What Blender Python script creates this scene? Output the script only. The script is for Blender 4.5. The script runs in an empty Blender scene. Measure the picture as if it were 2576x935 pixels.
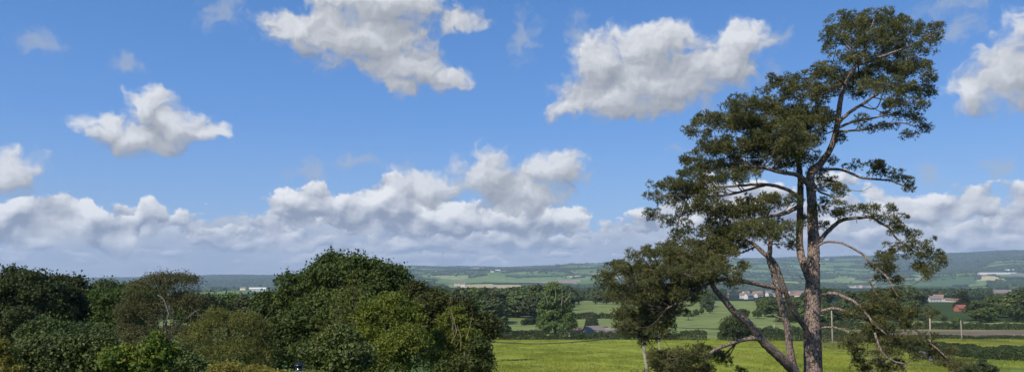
import bpy, math, random
import numpy as np
from math import radians, sin, cos, pi
SC = bpy.context.scene; COL = SC.collection
F = 788.0; K = 2575/1024.0; HOR = 272.0           # focal length in pixels, survey scale, eye-level row
rng = np.random.default_rng(11); random.seed(5)
SUN = np.array([-0.66*cos(radians(41)), -0.75*cos(radians(41)), sin(radians(41))])

# ------------------------------------------------------------------ noise
def _h(ix, iy, s):
    n = (ix.astype(np.int64)*374761393 + iy.astype(np.int64)*668265263 + s*1274126177) & 0x7fffffff
    n = ((n ^ (n >> 13))*1103515245) & 0x7fffffff
    return ((n ^ (n >> 16)) & 0xffff)/65535.0
def vnoise(x, y, s=0):
    ix = np.floor(x); iy = np.floor(y); fx = x-ix; fy = y-iy
    fx = fx*fx*(3-2*fx); fy = fy*fy*(3-2*fy)
    a = _h(ix, iy, s); b = _h(ix+1, iy, s); c = _h(ix, iy+1, s); d = _h(ix+1, iy+1, s)
    return (a*(1-fx)+b*fx)*(1-fy)+(c*(1-fx)+d*fx)*fy
def fbm(x, y, o=4, s=0):
    r = 0; a = .5
    for i in range(o): r = r+a*(vnoise(x, y, s+i*17)-.5); x = x*2.03+3.1; y = y*2.03+1.7; a *= .5
    return r
# ------------------------------------------------------------------ terrain heights
NEARD = [0, 20, 32, 60, 95, 130, 180, 260, 330, 450, 700, 1100, 1800]
NEARZ = [-5, -5.6, -8.5, -10.8, -12.8, -15.7, -18.6, -22, -23.8, -26.2, -28.2, -37.7, -55]
FARD = [1800, 2600, 3500, 4500, 5500, 7000, 8500, 10000, 13000, 16000]
FCOL = [0, 300, 640, 1050, 1300, 1500, 1700, 1900, 2150, 2350, 2575]
FROW = [[296]*11,
 [293, 293, 293, 291, 291, 292, 292, 292, 292, 291, 291],
 [293, 292, 291, 284, 283, 287, 288, 287, 287, 285, 284],
 [292, 291, 290, 280.5, 279, 279, 283, 281, 281, 278, 274],
 [290, 288, 287, 272.5, 271, 271, 277, 275, 275, 271, 264],
 [284, 281, 279, 269, 268, 264, 267, 264, 264, 260, 254],
 [281, 279.5, 277, 267, 266.5, 263, 261, 258, 258, 255, 251.5],
 [280, 278.5, 274.5, 266.8, 266.5, 264, 260, 256, 254.5, 253.5, 251],
 [300]*11, [330]*11]
LD = np.linspace(math.log(8), math.log(16000), 500)
def _build():
    cols = []
    for c in range(len(FCOL)):
        d = NEARD[:-1]+FARD
        z = NEARZ[:-1]+[-(FROW[i][c]-HOR)/F*FARD[i] for i in range(len(FARD))]
        v = np.interp(np.exp(LD), d, z)
        k = np.ones(13)/13; vp = np.pad(v, 6, mode='edge'); v = np.convolve(vp, k, 'valid')
        cols.append(v)
    return np.array(cols)
TAB = _build()
def dcol(x, y):
    az = np.clip(np.arctan2(x, y), -0.75, 0.75)
    return (512+F*np.tan(az))*K, az
def height(x, y):
    x = np.asarray(x, float); y = np.asarray(y, float)
    D = np.hypot(x, y)+1e-6; dc, az = dcol(x, y)
    ci = np.clip(np.interp(dc, FCOL, np.arange(len(FCOL))), 0, len(FCOL)-1.0001)
    # smooth column blend
    i = np.floor(ci).astype(int); t = ci-i; t = t*t*(3-2*t)
    li = np.clip((np.log(np.maximum(D*np.cos(np.clip(az, -.62, .62)), 8))-LD[0])/(LD[1]-LD[0]), 0, len(LD)-1.001)
    j = np.floor(li).astype(int); s = li-j
    a = TAB[i, j]*(1-s)+TAB[i, j+1]*s; b = TAB[i+1, j]*(1-s)+TAB[i+1, j+1]*s
    z = a*(1-t)+b*t
    w = np.clip((D-1200)/1500, 0, 1)
    z = z+w*(fbm(x/1000, y/1200, 4, 3)*88+fbm(x/300+9, y/300, 3, 8)*16)
    z = z+np.clip((D-60)/200, 0, 1)*fbm(x/60, y/60, 3, 21)*1.3
    return z
def hz(x, y): return float(height(np.array([x]), np.array([y]))[0])
def P(dx, dy, Y):                                    # survey angle + distance -> a point in the world
    return np.array([(dx/K-512)/F*Y, Y, (HOR-dy/K)/F*Y])
def G(dx, Y):                                        # the same, on the ground
    x = (dx/K-512)/F*Y; return np.array([x, Y, hz(x, Y)])
_YS = np.exp(np.linspace(math.log(400), math.log(9800), 900))
def DOF(dx, dy, lo=1000):                            # distance at which the ground is first seen at this row
    x = (dx/K-512)/F*_YS; r = HOR-height(x, _YS)/_YS*F; ok = np.nonzero((r <= dy/K) & (_YS > lo))[0]
    if len(ok): return float(_YS[ok[0]])
    k = np.nonzero(_YS > max(lo, 3000))[0]; return float(_YS[k[r[k].argmin()]])
# ------------------------------------------------------------------ mesh helpers
def mesh(name, V, faces, m=None, parent=None, rnd=None, smooth=False, colattr=None, midx=None, mats=None):
    V = np.asarray(V, np.float32); me = bpy.data.meshes.new(name)
    if isinstance(faces, np.ndarray): faces = [faces]
    faces = [np.asarray(f, np.int32) for f in faces if len(f)]
    me.vertices.add(len(V)); me.vertices.foreach_set('co', V.ravel())
    lv = np.concatenate([f.ravel() for f in faces]); cnt = np.concatenate([np.full(len(f), f.shape[1], np.int32) for f in faces])
    me.loops.add(len(lv)); me.loops.foreach_set('vertex_index', lv)
    me.polygons.add(len(cnt)); st = np.zeros(len(cnt), np.int32); st[1:] = np.cumsum(cnt)[:-1]
    me.polygons.foreach_set('loop_start', st)
    try: me.polygons.foreach_set('loop_total', cnt)
    except Exception: pass
    for q in (mats or ([m] if m else [])): me.materials.append(q)
    if midx is not None: me.polygons.foreach_set('material_index', np.asarray(midx, np.int32))
    me.update(calc_edges=True)
    if rnd is not None:
        a = me.attributes.new('rnd', 'FLOAT', 'FACE'); a.data.foreach_set('value', np.asarray(rnd, np.float32))
    if colattr is not None:
        a = me.attributes.new('fieldcol', 'FLOAT_COLOR', 'FACE'); c = np.ones((len(cnt), 4), np.float32); c[:, :3] = colattr
        a.data.foreach_set('color', c.ravel())
    me.polygons.foreach_set('use_smooth', np.full(len(cnt), bool(smooth)))
    me.validate(clean_customdata=False)
    o = bpy.data.objects.new(name, me); COL.objects.link(o)
    if parent is not None: o.parent = parent
    return o
def thing(name, label, cat, loc=(0, 0, 0), rz=0, group=None):
    o = bpy.data.objects.new(name, None); COL.objects.link(o); o.location = loc; o.rotation_euler = (0, 0, rz)
    o.empty_display_size = .2
    return tag(o, label, cat, group)
def tag(o, label=None, cat=None, group=None, kind=None):
    if label: o['label'] = label
    if cat: o['category'] = cat
    if group: o['group'] = group
    if kind: o['kind'] = kind
    return o
class MB:
    def __init__(s): s.V = []; s.F = {3: [], 4: []}; s.n = 0
    def add(s, V, Fc):
        V = np.asarray(V, float); s.V.append(V)
        for f in (Fc if isinstance(Fc, list) else [Fc]):
            f = np.asarray(f, int)
            if len(f): s.F[f.shape[1]].append(f+s.n)
        s.n += len(V)
    def box(s, a, b):
        x0, y0, z0 = a; x1, y1, z1 = b
        s.add([(x0,y0,z0),(x1,y0,z0),(x1,y1,z0),(x0,y1,z0),(x0,y0,z1),(x1,y0,z1),(x1,y1,z1),(x0,y1,z1)],
              np.array([(0,3,2,1),(4,5,6,7),(0,1,5,4),(1,2,6,5),(2,3,7,6),(3,0,4,7)]))
    def tube(s, pts, rad, n=8, wob=0):
        V, Q, T = tube(pts, rad, n, wob); s.add(V, [Q, T])
    def build(s, name, m, parent=None, smooth=False):
        fs = [np.concatenate(s.F[k]) for k in (3, 4) if s.F[k]]
        return mesh(name, np.concatenate(s.V), fs, m, parent, smooth=smooth)
def catmull(pts, rad, step):
    pts = np.asarray(pts, float); rad = np.asarray(rad, float)
    Pp = np.vstack([2*pts[0]-pts[1], pts, 2*pts[-1]-pts[-2]]); out = []; ro = []
    for i in range(len(pts)-1):
        n = max(2, int(np.linalg.norm(pts[i+1]-pts[i])/step)); t = np.linspace(0, 1, n, endpoint=False)[:, None]
        a, b, c, d = Pp[i:i+4]
        out.append(.5*((2*b)+(-a+c)*t+(2*a-5*b+4*c-d)*t**2+(-a+3*b-3*c+d)*t**3)); ro.append((rad[i]*(1-t)+rad[i+1]*t)[:, 0])
    return np.vstack(out+[pts[-1:]]), np.concatenate(ro+[rad[-1:]])
def tube(pts, rad, n=8, wob=0):
    pts = np.asarray(pts, float); N = len(pts); rad = np.broadcast_to(np.asarray(rad, float), (N,))
    T = np.gradient(pts, axis=0); T /= np.linalg.norm(T, axis=1)[:, None]+1e-9
    u = np.cross(T[0], [0, 1, 0] if abs(T[0][1]) < .9 else [1, 0, 0]); U = []
    for i in range(N):
        u = u-T[i]*np.dot(u, T[i]); u /= np.linalg.norm(u)+1e-9; U.append(u)
    U = np.array(U); W = np.cross(T, U); a = np.arange(n)*2*pi/n
    R = rad[:, None]*(1+wob*(rng.random((N, n))-.5))
    V = pts[:, None, :]+R[..., None]*(np.cos(a)[None, :, None]*U[:, None, :]+np.sin(a)[None, :, None]*W[:, None, :])
    V = V.reshape(-1, 3); i = np.arange(N-1)[:, None]*n; j = np.arange(n)[None, :]; k = (np.arange(n)+1)[None, :] % n
    Q = np.stack([i+j, i+k, i+k+n, i+j+n], -1).reshape(-1, 4)
    V = np.vstack([V, pts[:1], pts[-1:]]); c0 = N*n; c1 = c0+1; j = np.arange(n); k = (j+1) % n
    Tt = np.vstack([np.stack([np.full(n, c0), k, j], 1), np.stack([np.full(n, c1), (N-1)*n+j, (N-1)*n+k], 1)])
    return V, Q, Tt
def unit(v): return v/(np.linalg.norm(v, axis=-1, keepdims=True)+1e-9)
def leaves(C, Nr, size, spread=.8, asp=.6):         # leaf-shaped faces: a diamond bent along its midrib
    n = len(C); nn = unit(Nr*1.0+rng.normal(0, spread, (n, 3))); t = unit(np.cross(nn, rng.normal(0, 1, (n, 3)))); b = np.cross(nn, t)
    s = (size*(.65+.7*rng.random(n)))[:, None]
    V = np.stack([C-t*s*.5, C+b*s*.5*asp-nn*s*.08, C+t*s*.5, C-b*s*.5*asp-nn*s*.08], 1).reshape(-1, 3)
    i = np.arange(n)[:, None]*4
    return V, np.hstack([i, i+1, i+2, i+3])
def crown_pts(lobes, npuff, pr, per, fill=.25):
    L = np.array(lobes, float); c = L[:, :3]; r = L[:, 3:6]
    w = (r[:, 0]*r[:, 2])**.9; w /= w.sum(); k = rng.choice(len(L), npuff*3, p=w)
    d = unit(rng.normal(0, 1, (len(k), 3))); d[:, 2] = np.where(d[:, 2] < -.35, -d[:, 2], d[:, 2])
    p = c[k]+d*r[k]*(.80+.27*rng.random((len(k), 1)))
    inside = np.zeros(len(k), bool)
    for q in range(len(L)): inside |= ((np.sum(((p-c[q])/r[q])**2, 1) < .55) & (k != q))
    p = p[~inside][:npuff]; d = d[~inside][:npuff]; kp = k[~inside][:npuff]; n = len(p)
    pu = pr*(.55+.9*rng.random(n)); m = n*per; kk = np.repeat(np.arange(n), per)
    e = unit(rng.normal(0, 1, (m, 3))+d[kk]*.5+np.array([0, 0, .35]))
    C = p[kk]+e*(pu[kk]*(.55+.55*rng.random(m)))[:, None]*np.array([1.1, 1.1, .8]); Nn = e
    nf = int(m*fill); q = rng.choice(len(L), nf, p=w)
    Cf = c[q]+unit(rng.normal(0, 1, (nf, 3)))*r[q]*(.35+.55*rng.random((nf, 1)))
    return np.vstack([C, Cf]), np.vstack([Nn, unit(rng.normal(0, 1, (nf, 3)))]), np.concatenate([(.5*rng.random(n)+.5*rng.random(len(L))[kp])[kk], rng.random(nf)])
def foliage(name, lobes, npuff, pr, per, size, m, parent, spread=.7, asp=.6, fill=.25, extra=None):
    C, Nn, pv = crown_pts(lobes, npuff, pr, per, fill)
    if extra is not None: C = np.vstack([C, extra]); Nn = np.vstack([Nn, unit(rng.normal(0, 1, extra.shape))]); pv = np.concatenate([pv, rng.random(len(extra))])
    V, Q = leaves(C, Nn, size, spread, asp)
    return mesh(name, V, Q, m, parent, rnd=np.clip(.55*pv+.45*rng.random(len(C)), 0, 1))
# ------------------------------------------------------------------ node helpers
class NT:
    def __init__(s, nt): s.nt = nt; nt.nodes.clear()
    def n(s, t, **kw):
        nd = s.nt.nodes.new(t)
        for k, v in kw.items(): setattr(nd, k, v)
        return nd
    def put(s, sock, v):
        if isinstance(v, bpy.types.NodeSocket): s.nt.links.new(v, sock)
        else: sock.default_value = v
    def m(s, op, *a, clamp=False):
        nd = s.n('ShaderNodeMath', operation=op, use_clamp=clamp)
        for i, v in enumerate(a): s.put(nd.inputs[i], v)
        return nd.outputs[0]
    def v(s, op, *a):
        nd = s.n('ShaderNodeVectorMath', operation=op)
        for i, v in enumerate(a): s.put(nd.inputs[i], v)
        return nd.outputs['Value'] if op in ('LENGTH', 'DOT_PRODUCT') else nd.outputs[0]
    def noise(s, vec, scale=1, detail=4, rough=.55, dist=0):
        nd = s.n('ShaderNodeTexNoise'); s.put(nd.inputs['Vector'], vec); nd.inputs['Scale'].default_value = scale
        nd.inputs['Detail'].default_value = detail; nd.inputs['Roughness'].default_value = rough; nd.inputs['Distortion'].default_value = dist
        return nd.outputs['Fac']
    def ramp(s, fac, stops):
        nd = s.n('ShaderNodeValToRGB'); s.put(nd.inputs[0], fac); e = nd.color_ramp.elements
        while len(e) < len(stops): e.new(.5)
        for i, (p, c) in enumerate(stops): e[i].position = p; e[i].color = (*c, 1) if len(c) == 3 else c
        return nd.outputs[0]
    def mix(s, f, a, b, bt='MIX'):
        nd = s.n('ShaderNodeMix', data_type='RGBA', blend_type=bt); s.put(nd.inputs[0], f)
        for i, q in ((6, a), (7, b)): s.put(nd.inputs[i], (*q, 1) if isinstance(q, tuple) and len(q) == 3 else q)
        return nd.outputs[2]
    def smooth(s, x, a, b):
        nd = s.n('ShaderNodeMapRange', interpolation_type='SMOOTHSTEP'); s.put(nd.inputs[0], x)
        s.put(nd.inputs[1], a); s.put(nd.inputs[2], b); return nd.outputs[0]
def newmat(name):
    m = bpy.data.materials.new(name); m.use_nodes = True; t = NT(m.node_tree); out = t.n('ShaderNodeOutputMaterial'); return m, t, out
def principled(t, out, col, rough=.8, spec=.2, normal=None, metal=0):
    p = t.n('ShaderNodeBsdfPrincipled'); t.put(p.inputs['Base Color'], (*col, 1) if isinstance(col, tuple) and len(col) == 3 else col)
    t.put(p.inputs['Roughness'], rough); p.inputs['Specular IOR Level'].default_value = spec; p.inputs['Metallic'].default_value = metal
    if normal is not None: t.put(p.inputs['Normal'], normal)
    t.nt.links.new(p.outputs[0], out.inputs['Surface']); return p
def bump(t, h, strength=.5, dist=.1):
    b = t.n('ShaderNodeBump'); t.put(b.inputs['Height'], h); b.inputs['Strength'].default_value = strength; b.inputs['Distance'].default_value = dist; return b.outputs[0]
def leafmat(name, a, b, c=None, trans=.3, rough=.6, spec=.25, objvar=.35):
    m, t, out = newmat(name)
    at = t.n('ShaderNodeAttribute', attribute_name='rnd'); c = c or b
    col = t.ramp(at.outputs['Fac'], [(0, a), (.6, b), (1, c)])
    oi = t.n('ShaderNodeObjectInfo'); hs = t.n('ShaderNodeHueSaturation')
    t.put(hs.inputs['Hue'], t.m('MULTIPLY_ADD', oi.outputs['Random'], .05*objvar/.35, .5-.025*objvar/.35))
    t.put(hs.inputs['Value'], t.m('MULTIPLY_ADD', oi.outputs['Random'], objvar*1.6, 1-objvar*.8)); t.put(hs.inputs['Color'], col); col = hs.outputs[0]
    p = t.n('ShaderNodeBsdfPrincipled'); t.put(p.inputs['Base Color'], col); p.inputs['Roughness'].default_value = rough; p.inputs['Specular IOR Level'].default_value = spec
    tr = t.n('ShaderNodeBsdfTranslucent'); t.put(tr.inputs[0], t.mix(1.0, col, (1.0, 1.1, .5), 'MULTIPLY'))
    mx = t.n('ShaderNodeMixShader'); mx.inputs[0].default_value = trans
    t.nt.links.new(p.outputs[0], mx.inputs[1]); t.nt.links.new(tr.outputs[0], mx.inputs[2]); t.nt.links.new(mx.outputs[0], out.inputs[0])
    return m
def barkmat(name, a, b, sc=9, dark=(.03, .025, .02)):
    m, t, out = newmat(name); tc = t.n('ShaderNodeTexCoord').outputs['Object']
    st = t.v('MULTIPLY', tc, (1, 1, .45))
    vo = t.n('ShaderNodeTexVoronoi', feature='DISTANCE_TO_EDGE'); t.put(vo.inputs['Vector'], t.v('ADD', st, t.v('MULTIPLY', t.n('ShaderNodeTexNoise').outputs['Color'], (.0, .0, .0)))); vo.inputs['Scale'].default_value = sc
    nz = t.noise(st, sc*1.6, 6, .65); col = t.mix(nz, a, b)
    crack = t.smooth(t.m('ADD', vo.outputs['Distance'], t.m('MULTIPLY', t.m('SUBTRACT', nz, .5), .12)), 0.0, .09)
    col = t.mix(crack, dark, col)
    h = t.m('ADD', t.m('MULTIPLY', crack, .7), t.m('MULTIPLY', nz, .6))
    principled(t, out, col, .9, .1, bump(t, h, .9, .04)); return m
def plain(name, col, rough=.7, spec=.3, var=.15, sc=3, metal=0):
    m, t, out = newmat(name); tc = t.n('ShaderNodeTexCoord').outputs['Object']; nz = t.noise(tc, sc, 5, .6)
    c = t.mix(nz, tuple(x*(1-var) for x in col), tuple(min(1, x*(1+var)) for x in col)); principled(t, out, c, rough, spec, metal=metal); return m
M = {}
M['oak'] = leafmat('oak_leaves', (.042, .056, .013), (.076, .096, .019), (.145, .165, .034))
M['dark'] = leafmat('dark_leaves', (.040, .051, .016), (.068, .083, .022), (.12, .137, .037))
M['mid'] = leafmat('mid_leaves', (.046, .062, .018), (.078, .104, .026), (.13, .16, .04), trans=.25)
M['pale'] = leafmat('pale_leaves', (.06, .085, .022), (.10, .135, .033), (.15, .18, .045), trans=.25)
M['ash'] = leafmat('ash_leaves', (.075, .097, .015), (.155, .182, .024), (.25, .265, .038), objvar=.15)
M['laurel'] = leafmat('laurel_leaves', (.048, .066, .015), (.09, .116, .023), (.19, .22, .05), rough=.55, spec=.3, trans=.2, objvar=.1)
M['olive'] = leafmat('olive_leaves', (.078, .076, .03), (.135, .128, .05), (.23, .21, .09), objvar=.1)
M['twiggy'] = leafmat('twiggy_leaves', (.08, .088, .02), (.155, .158, .033), (.33, .31, .085), objvar=.1)
M['lime'] = leafmat('lime_leaves', (.05, .082, .013), (.125, .18, .02), (.33, .23, .022), objvar=.05)
M['gold'] = leafmat('gold_leaves', (.13, .115, .024), (.27, .23, .04), (.45, .37, .09), objvar=.05)
M['pine'] = leafmat('pine_needles', (.058, .074, .024), (.135, .138, .044), (.30, .262, .09), trans=.25, rough=.5, spec=.3, objvar=.05)
M['pine'].name = 'pine_needles'
M['rust'] = leafmat('dead_needles', (.16, .06, .03), (.24, .09, .04), (.30, .14, .07), trans=.1, objvar=.05)
for k_, (a_, b_, c_) in {'mid': ((.060, .080, .022), (.105, .134, .034), (.17, .20, .05)), 'pale': ((.065, .085, .024), (.11, .14, .036), (.16, .19, .05)), 'oak': ((.050, .066, .016), (.088, .114, .024), (.15, .17, .038)), 'dark': ((.040, .054, .017), (.070, .088, .024), (.12, .14, .037))}.items():
    M['wood_'+k_] = leafmat('wood_'+k_+'_leaves', a_, b_, c_, trans=.15, objvar=.35)
M['hedge'] = leafmat('hedge_leaves', (.030, .044, .013), (.052, .072, .022), (.10, .11, .038), trans=.15, objvar=.2)
M['farwood'] = leafmat('far_leaves', (.030, .045, .018), (.052, .072, .025), (.09, .115, .036), trans=0.0, objvar=.1)
M['bark'] = barkmat('pine_bark', (.20, .14, .11), (.42, .32, .26), 12, (.075, .05, .038))
M['bark2'] = barkmat('grey_bark', (.08, .065, .05), (.17, .14, .11), 12)
M['birchbark'] = barkmat('pale_bark', (.16, .14, .11), (.28, .25, .20), 14, (.08, .07, .06))
M['pole'] = plain('weathered_timber', (.33, .29, .22), .85, .1, .25, 6)
M['straw'] = plain('pale_twigs', (.30, .27, .14), .85, .1, .2, 6)
M['metal'] = plain('galvanised_steel', (.42, .44, .46), .5, .5, .1)
M['wire'] = plain('dark_cable', (.03, .03, .03), .6, .3)
M['black'] = plain('black_paint', (.012, .013, .015), .35, .5)
M['glass'] = plain('window_glass', (.03, .035, .04), .1, .6)
M['lampglass'] = plain('frosted_glass', (.03, .032, .035), .15, .5)
M['white'] = plain('white_render', (.56, .54, .50), .8, .2, .06, 1)
M['cream'] = plain('cream_render', (.62, .55, .43), .8, .2, .08, 1)
M['stone'] = plain('grey_stone', (.30, .27, .24), .9, .1, .2, 2)
M['brick'] = plain('red_brick', (.36, .15, .10), .9, .1, .2, 2)
M['slate'] = plain('slate_roof', (.22, .185, .165), .7, .3, .2, 2)
M['tile'] = plain('clay_tile_roof', (.27, .16, .12), .8, .2, .2, 2)
M['redroof'] = plain('red_iron_roof', (.30, .11, .08), .7, .3, .25, 1)
M['shed'] = plain('pale_sheet_roof', (.70, .69, .67), .6, .3, .06, 1)
M['wool'] = plain('wool', (.72, .68, .58), .95, .05, .1, 6)
M['darkskin'] = plain('dark_hide', (.05, .04, .035), .8, .1, .1, 6)
M['asphalt'] = plain('worn_asphalt', (.22, .20, .20), .9, .15, .25, 1.5)

# ------------------------------------------------------------------ field layout (world coordinates)
GX, GY = 340.0, 640.0
def seeds(ix, iy):
    return (ix+.5+.72*(_h(ix, iy, 5)-.5))*GX, (iy+.5+.72*(_h(ix, iy, 9)-.5))*GY
def voronoi(x, y):
    x = x+fbm(x/400, y/400, 3, 31)*120; y = y+fbm(x/400+5, y/400, 3, 41)*150
    ix = np.floor(x/GX); iy = np.floor(y/GY); b1 = np.full(x.shape, 1e9); b2 = b1.copy(); cid = np.zeros(x.shape)
    for a in (-1, 0, 1):
        for b in (-1, 0, 1):
            sx, sy = seeds(ix+a, iy+b); d = np.hypot(x-sx, (y-sy)*.7); h = _h(ix+a, iy+b, 77)
            new = d < b1; b2 = np.where(new, b1, np.minimum(b2, d)); cid = np.where(new, h, cid); b1 = np.minimum(b1, d)
    return cid, b2-b1
WOODT = .35
OPEN = ((1220, 3150, 90, 400), (1105, 3000, 45, 230), (1400, 4350, 55, 240), (1360, 4900, 120, 210), (1500, 5150, 70, 110), (1290, 5700, 65, 240), (1120, 5000, 55, 180), (1110, 6500, 65, 230), (1300, 2500, 50, 150), (2110, 3000, 65, 240), (2400, 3300, 105, 230), (2250, 2900, 55, 140), (2520, 3650, 55, 100), (2490, 4600, 36, 130), (1960, 3900, 50, 180), (1860, 4700, 55, 220), (380, 5600, 24, 280), (355, 5900, 20, 360), (760, 6500, 38, 180))
def woodmask(x, y, cid):
    D = np.hypot(x, y)
    w = fbm(x/1000, y/1100, 3, 55)+.28*(cid-.5)
    dc, az = dcol(x, y)
    thr = .085-.10*np.clip((np.abs(D-1500)-0)/1500, 0, 1)*0 - .13*(D < 2300) + .06*((dc > 1000) & (dc < 2200) & (D > 2800))
    thr = thr-.03-.30*((dc < 720) & (D > 3000)) - .07*((dc > 2350) & (D > 5200))
    w = w > thr-.03
    for fx, fd, rx, rd in OPEN: w &= ~(((dc-fx)/rx)**4+((D-fd+.12*(dc-fx)*rd/rx)/rd)**4 < 1)
    return w
PAL = np.array([(.14, .205, .055), (.115, .175, .055), (.175, .24, .07), (.095, .145, .05), (.20, .25, .085), (.42, .40, .19), (.50, .42, .22), (.31, .32, .13), (.29, .21, .15)])
PALP = np.cumsum([.2, .16, .16, .12, .1, .09, .06, .07, .04])
WOODCOL = np.array([.022, .036, .014])
def lane_x(Y): return np.interp(Y, [90, 130, 160, 200, 255, 300], [(2470/K-512)/F*90, (2415/K-512)/F*130, (2345/K-512)/F*160, (2300/K-512)/F*200, (2262/K-512)/F*255, (2240/K-512)/F*300])
def fieldcolor(x, y):
    D = np.hypot(x, y); cid, ed = voronoi(x, y); k = np.searchsorted(PALP/PALP[-1], np.clip(cid, 0, .9999))
    c = PAL[k].copy(); dc, az = dcol(x, y)
    wd = woodmask(x, y, cid) & (D > 1000); c[wd] = WOODCOL
    near = (D <= 1000); c[near] = (.095, .15, .040)
    c[near & (D > 262) & (D < 1000)] = (.20, .235, .075)
    c[near & (D > 480) & ~((dc > 1430) & (dc < 2040))] = (.05, .075, .025)
    for fx, fd, rx, rd, col in ((1220, 3150, 95, 420, (.46, .38, .18)), (1105, 3000, 50, 250, (.20, .24, .09)), (1400, 4350, 60, 260, (.34, .24, .17)), (1360, 4900, 130, 230, (.17, .24, .08)), (1500, 5150, 75, 130, (.42, .40, .22)), (1290, 5700, 70, 260, (.20, .27, .10)), (1120, 5000, 60, 200, (.30, .32, .14)), (1110, 6500, 70, 250, (.34, .34, .17)),
                            (1300, 2500, 55, 160, (.24, .27, .11)), (2110, 3000, 70, 260, (.12, .18, .06)), (2400, 3300, 110, 250, (.19, .25, .09)), (2250, 2900, 60, 160, (.30, .32, .13)), (2520, 3650, 60, 120, (.30, .27, .14)), (2490, 4600, 38, 150, (.19, .26, .09)), (1960, 3900, 55, 200, (.17, .23, .08)), (1860, 4700, 60, 240, (.17, .23, .08)), (380, 5600, 26, 300, (.40, .32, .2)), (355, 5900, 22, 400, (.2, .27, .1)), (760, 6500, 40, 200, (.2, .27, .1))):
        q = ((dc-fx)/rx)**4+((D-fd+.12*(dc-fx)*rd/rx)/rd)**4 < 1; c[q] = col
    # foreground hay meadow with a lime cast, the right-hand meadow, the verge, the plough strip
    f0 = (y > 60) & (D < 262) & (dc > 1100); c[f0] = (.235, .262, .034)
    lx = lane_x(y); rt = (y > 60) & (y < 300) & (x > lx+2.2)
    c[rt] = (.15, .21, .04)
    vg = (y > 60) & (y < 290) & (np.abs(x-lx+5) < 9+4*vnoise(x/6, y/6, 3)); c[vg] = (.135, .135, .045)
    rg = (dc > 2060) & (y > 175)
    c[rg & (y > 190) & (y < 262)] = (.165, .165, .035)
    c[rg & (y > 265) & (y < 320)] = (.21, .155, .105)
    c[(y < 60) & (D < 90)] = (.06, .08, .03)
    return c
# terrain sheet
def build_ground():
    aF = np.linspace(-.66, .66, 1000); aB = np.linspace(.66, 2*pi-.66, 90)[1:-1]; az = np.concatenate([aF, aB]); n = len(az)
    r = np.exp(np.linspace(math.log(4), math.log(15500), 470)); R, A = np.meshgrid(r, az, indexing='ij')
    X = R*np.sin(A); Y = R*np.cos(A); Z = height(X, Y)
    V = np.stack([X, Y, Z], -1).reshape(-1, 3); i = np.arange(len(r)-1)[:, None]*n; j = np.arange(n)[None, :]; k = (j+1) % n
    Q = np.stack([i+j, i+j+n, i+k+n, i+k], -1).reshape(-1, 4)
    V = np.vstack([V, [[0, 0, hz(0.01, 0.01)]]]); T = np.stack([np.full(n, len(V)-1), j[0], k[0]], 1)
    c = V[Q].mean(1); cc = fieldcolor(c[:, 0], c[:, 1]); cc = np.vstack([np.tile([[.06, .08, .03]], (n, 1)), cc])
    m, t, out = newmat('meadow_and_fields'); at = t.n('ShaderNodeAttribute', attribute_name='fieldcol')
    pos = t.n('ShaderNodeNewGeometry').outputs['Position']
    n1 = t.noise(pos, .045, 6, .65); n2 = t.noise(t.v('MULTIPLY', pos, (.35, 1, 1)), .55, 5, .7); n3 = t.noise(pos, .006, 4, .6); n4 = t.noise(pos, 2.5, 3, .7)
    v = t.m('ADD', t.m('MULTIPLY', t.m('SUBTRACT', t.smooth(n1, .34, .66), .5), .36), t.m('ADD', t.m('MULTIPLY', t.m('SUBTRACT', t.smooth(n2, .34, .66), .5), .38), t.m('MULTIPLY', t.m('SUBTRACT', n4, .5), .8)))
    v = t.m('ADD', 1.0, t.m('MULTIPLY', v, 1.0))
    v = t.m('MULTIPLY', v, t.m('MULTIPLY_ADD', t.m('SUBTRACT', n3, .5), .7, 1.0))
    col = t.v('SCALE', at.outputs['Color'], ); nd = col.node; t.put(nd.inputs['Scale'], v)
    patch = t.smooth(t.noise(t.v('MULTIPLY', pos, (.4, .8, 1)), .16, 5, .75), .55, .64)
    col = t.mix(t.m('MULTIPLY', patch, .45), col, (.05, .085, .015))
    dry = t.smooth(t.noise(t.v('ADD', pos, (40, 9, 0)), .03, 4, .6), .5, .75); hs = t.n('ShaderNodeHueSaturation'); hs.inputs['Hue'].default_value = .485; hs.inputs['Value'].default_value = 1.15
    t.put(hs.inputs['Color'], col); col = t.mix(t.m('MULTIPLY', dry, .6), col, hs.outputs[0])
    principled(t, out, col, .95, .05, bump(t, t.m('ADD', n2, n4), .35, .25))
    o = mesh('ground', V, [T, Q], m, smooth=True, colattr=cc); tag(o, 'rolling farmland of meadows and fields down to the valley', kind='structure')
build_ground()
# lane
def build_lane():
    ys = np.linspace(88, 300, 120); L = lane_x(ys); V = []
    for i, yy in enumerate(ys):
        for s in (-1.5, 0, 1.5): x = L[i]+s; V.append((x, yy, max(hz(x, yy), hz(x-1.2, yy), hz(x+1.2, yy))+.09))
    i = np.arange(len(ys)-1)[:, None]*3; j = np.arange(2)[None, :]
    Q = np.stack([i+j, i+j+1, i+j+4, i+j+3], -1).reshape(-1, 4)
    tag(mesh('lane', V, Q, M['asphalt'], smooth=True), 'narrow grey lane running down past the meadow', kind='structure')
build_lane()

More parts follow.
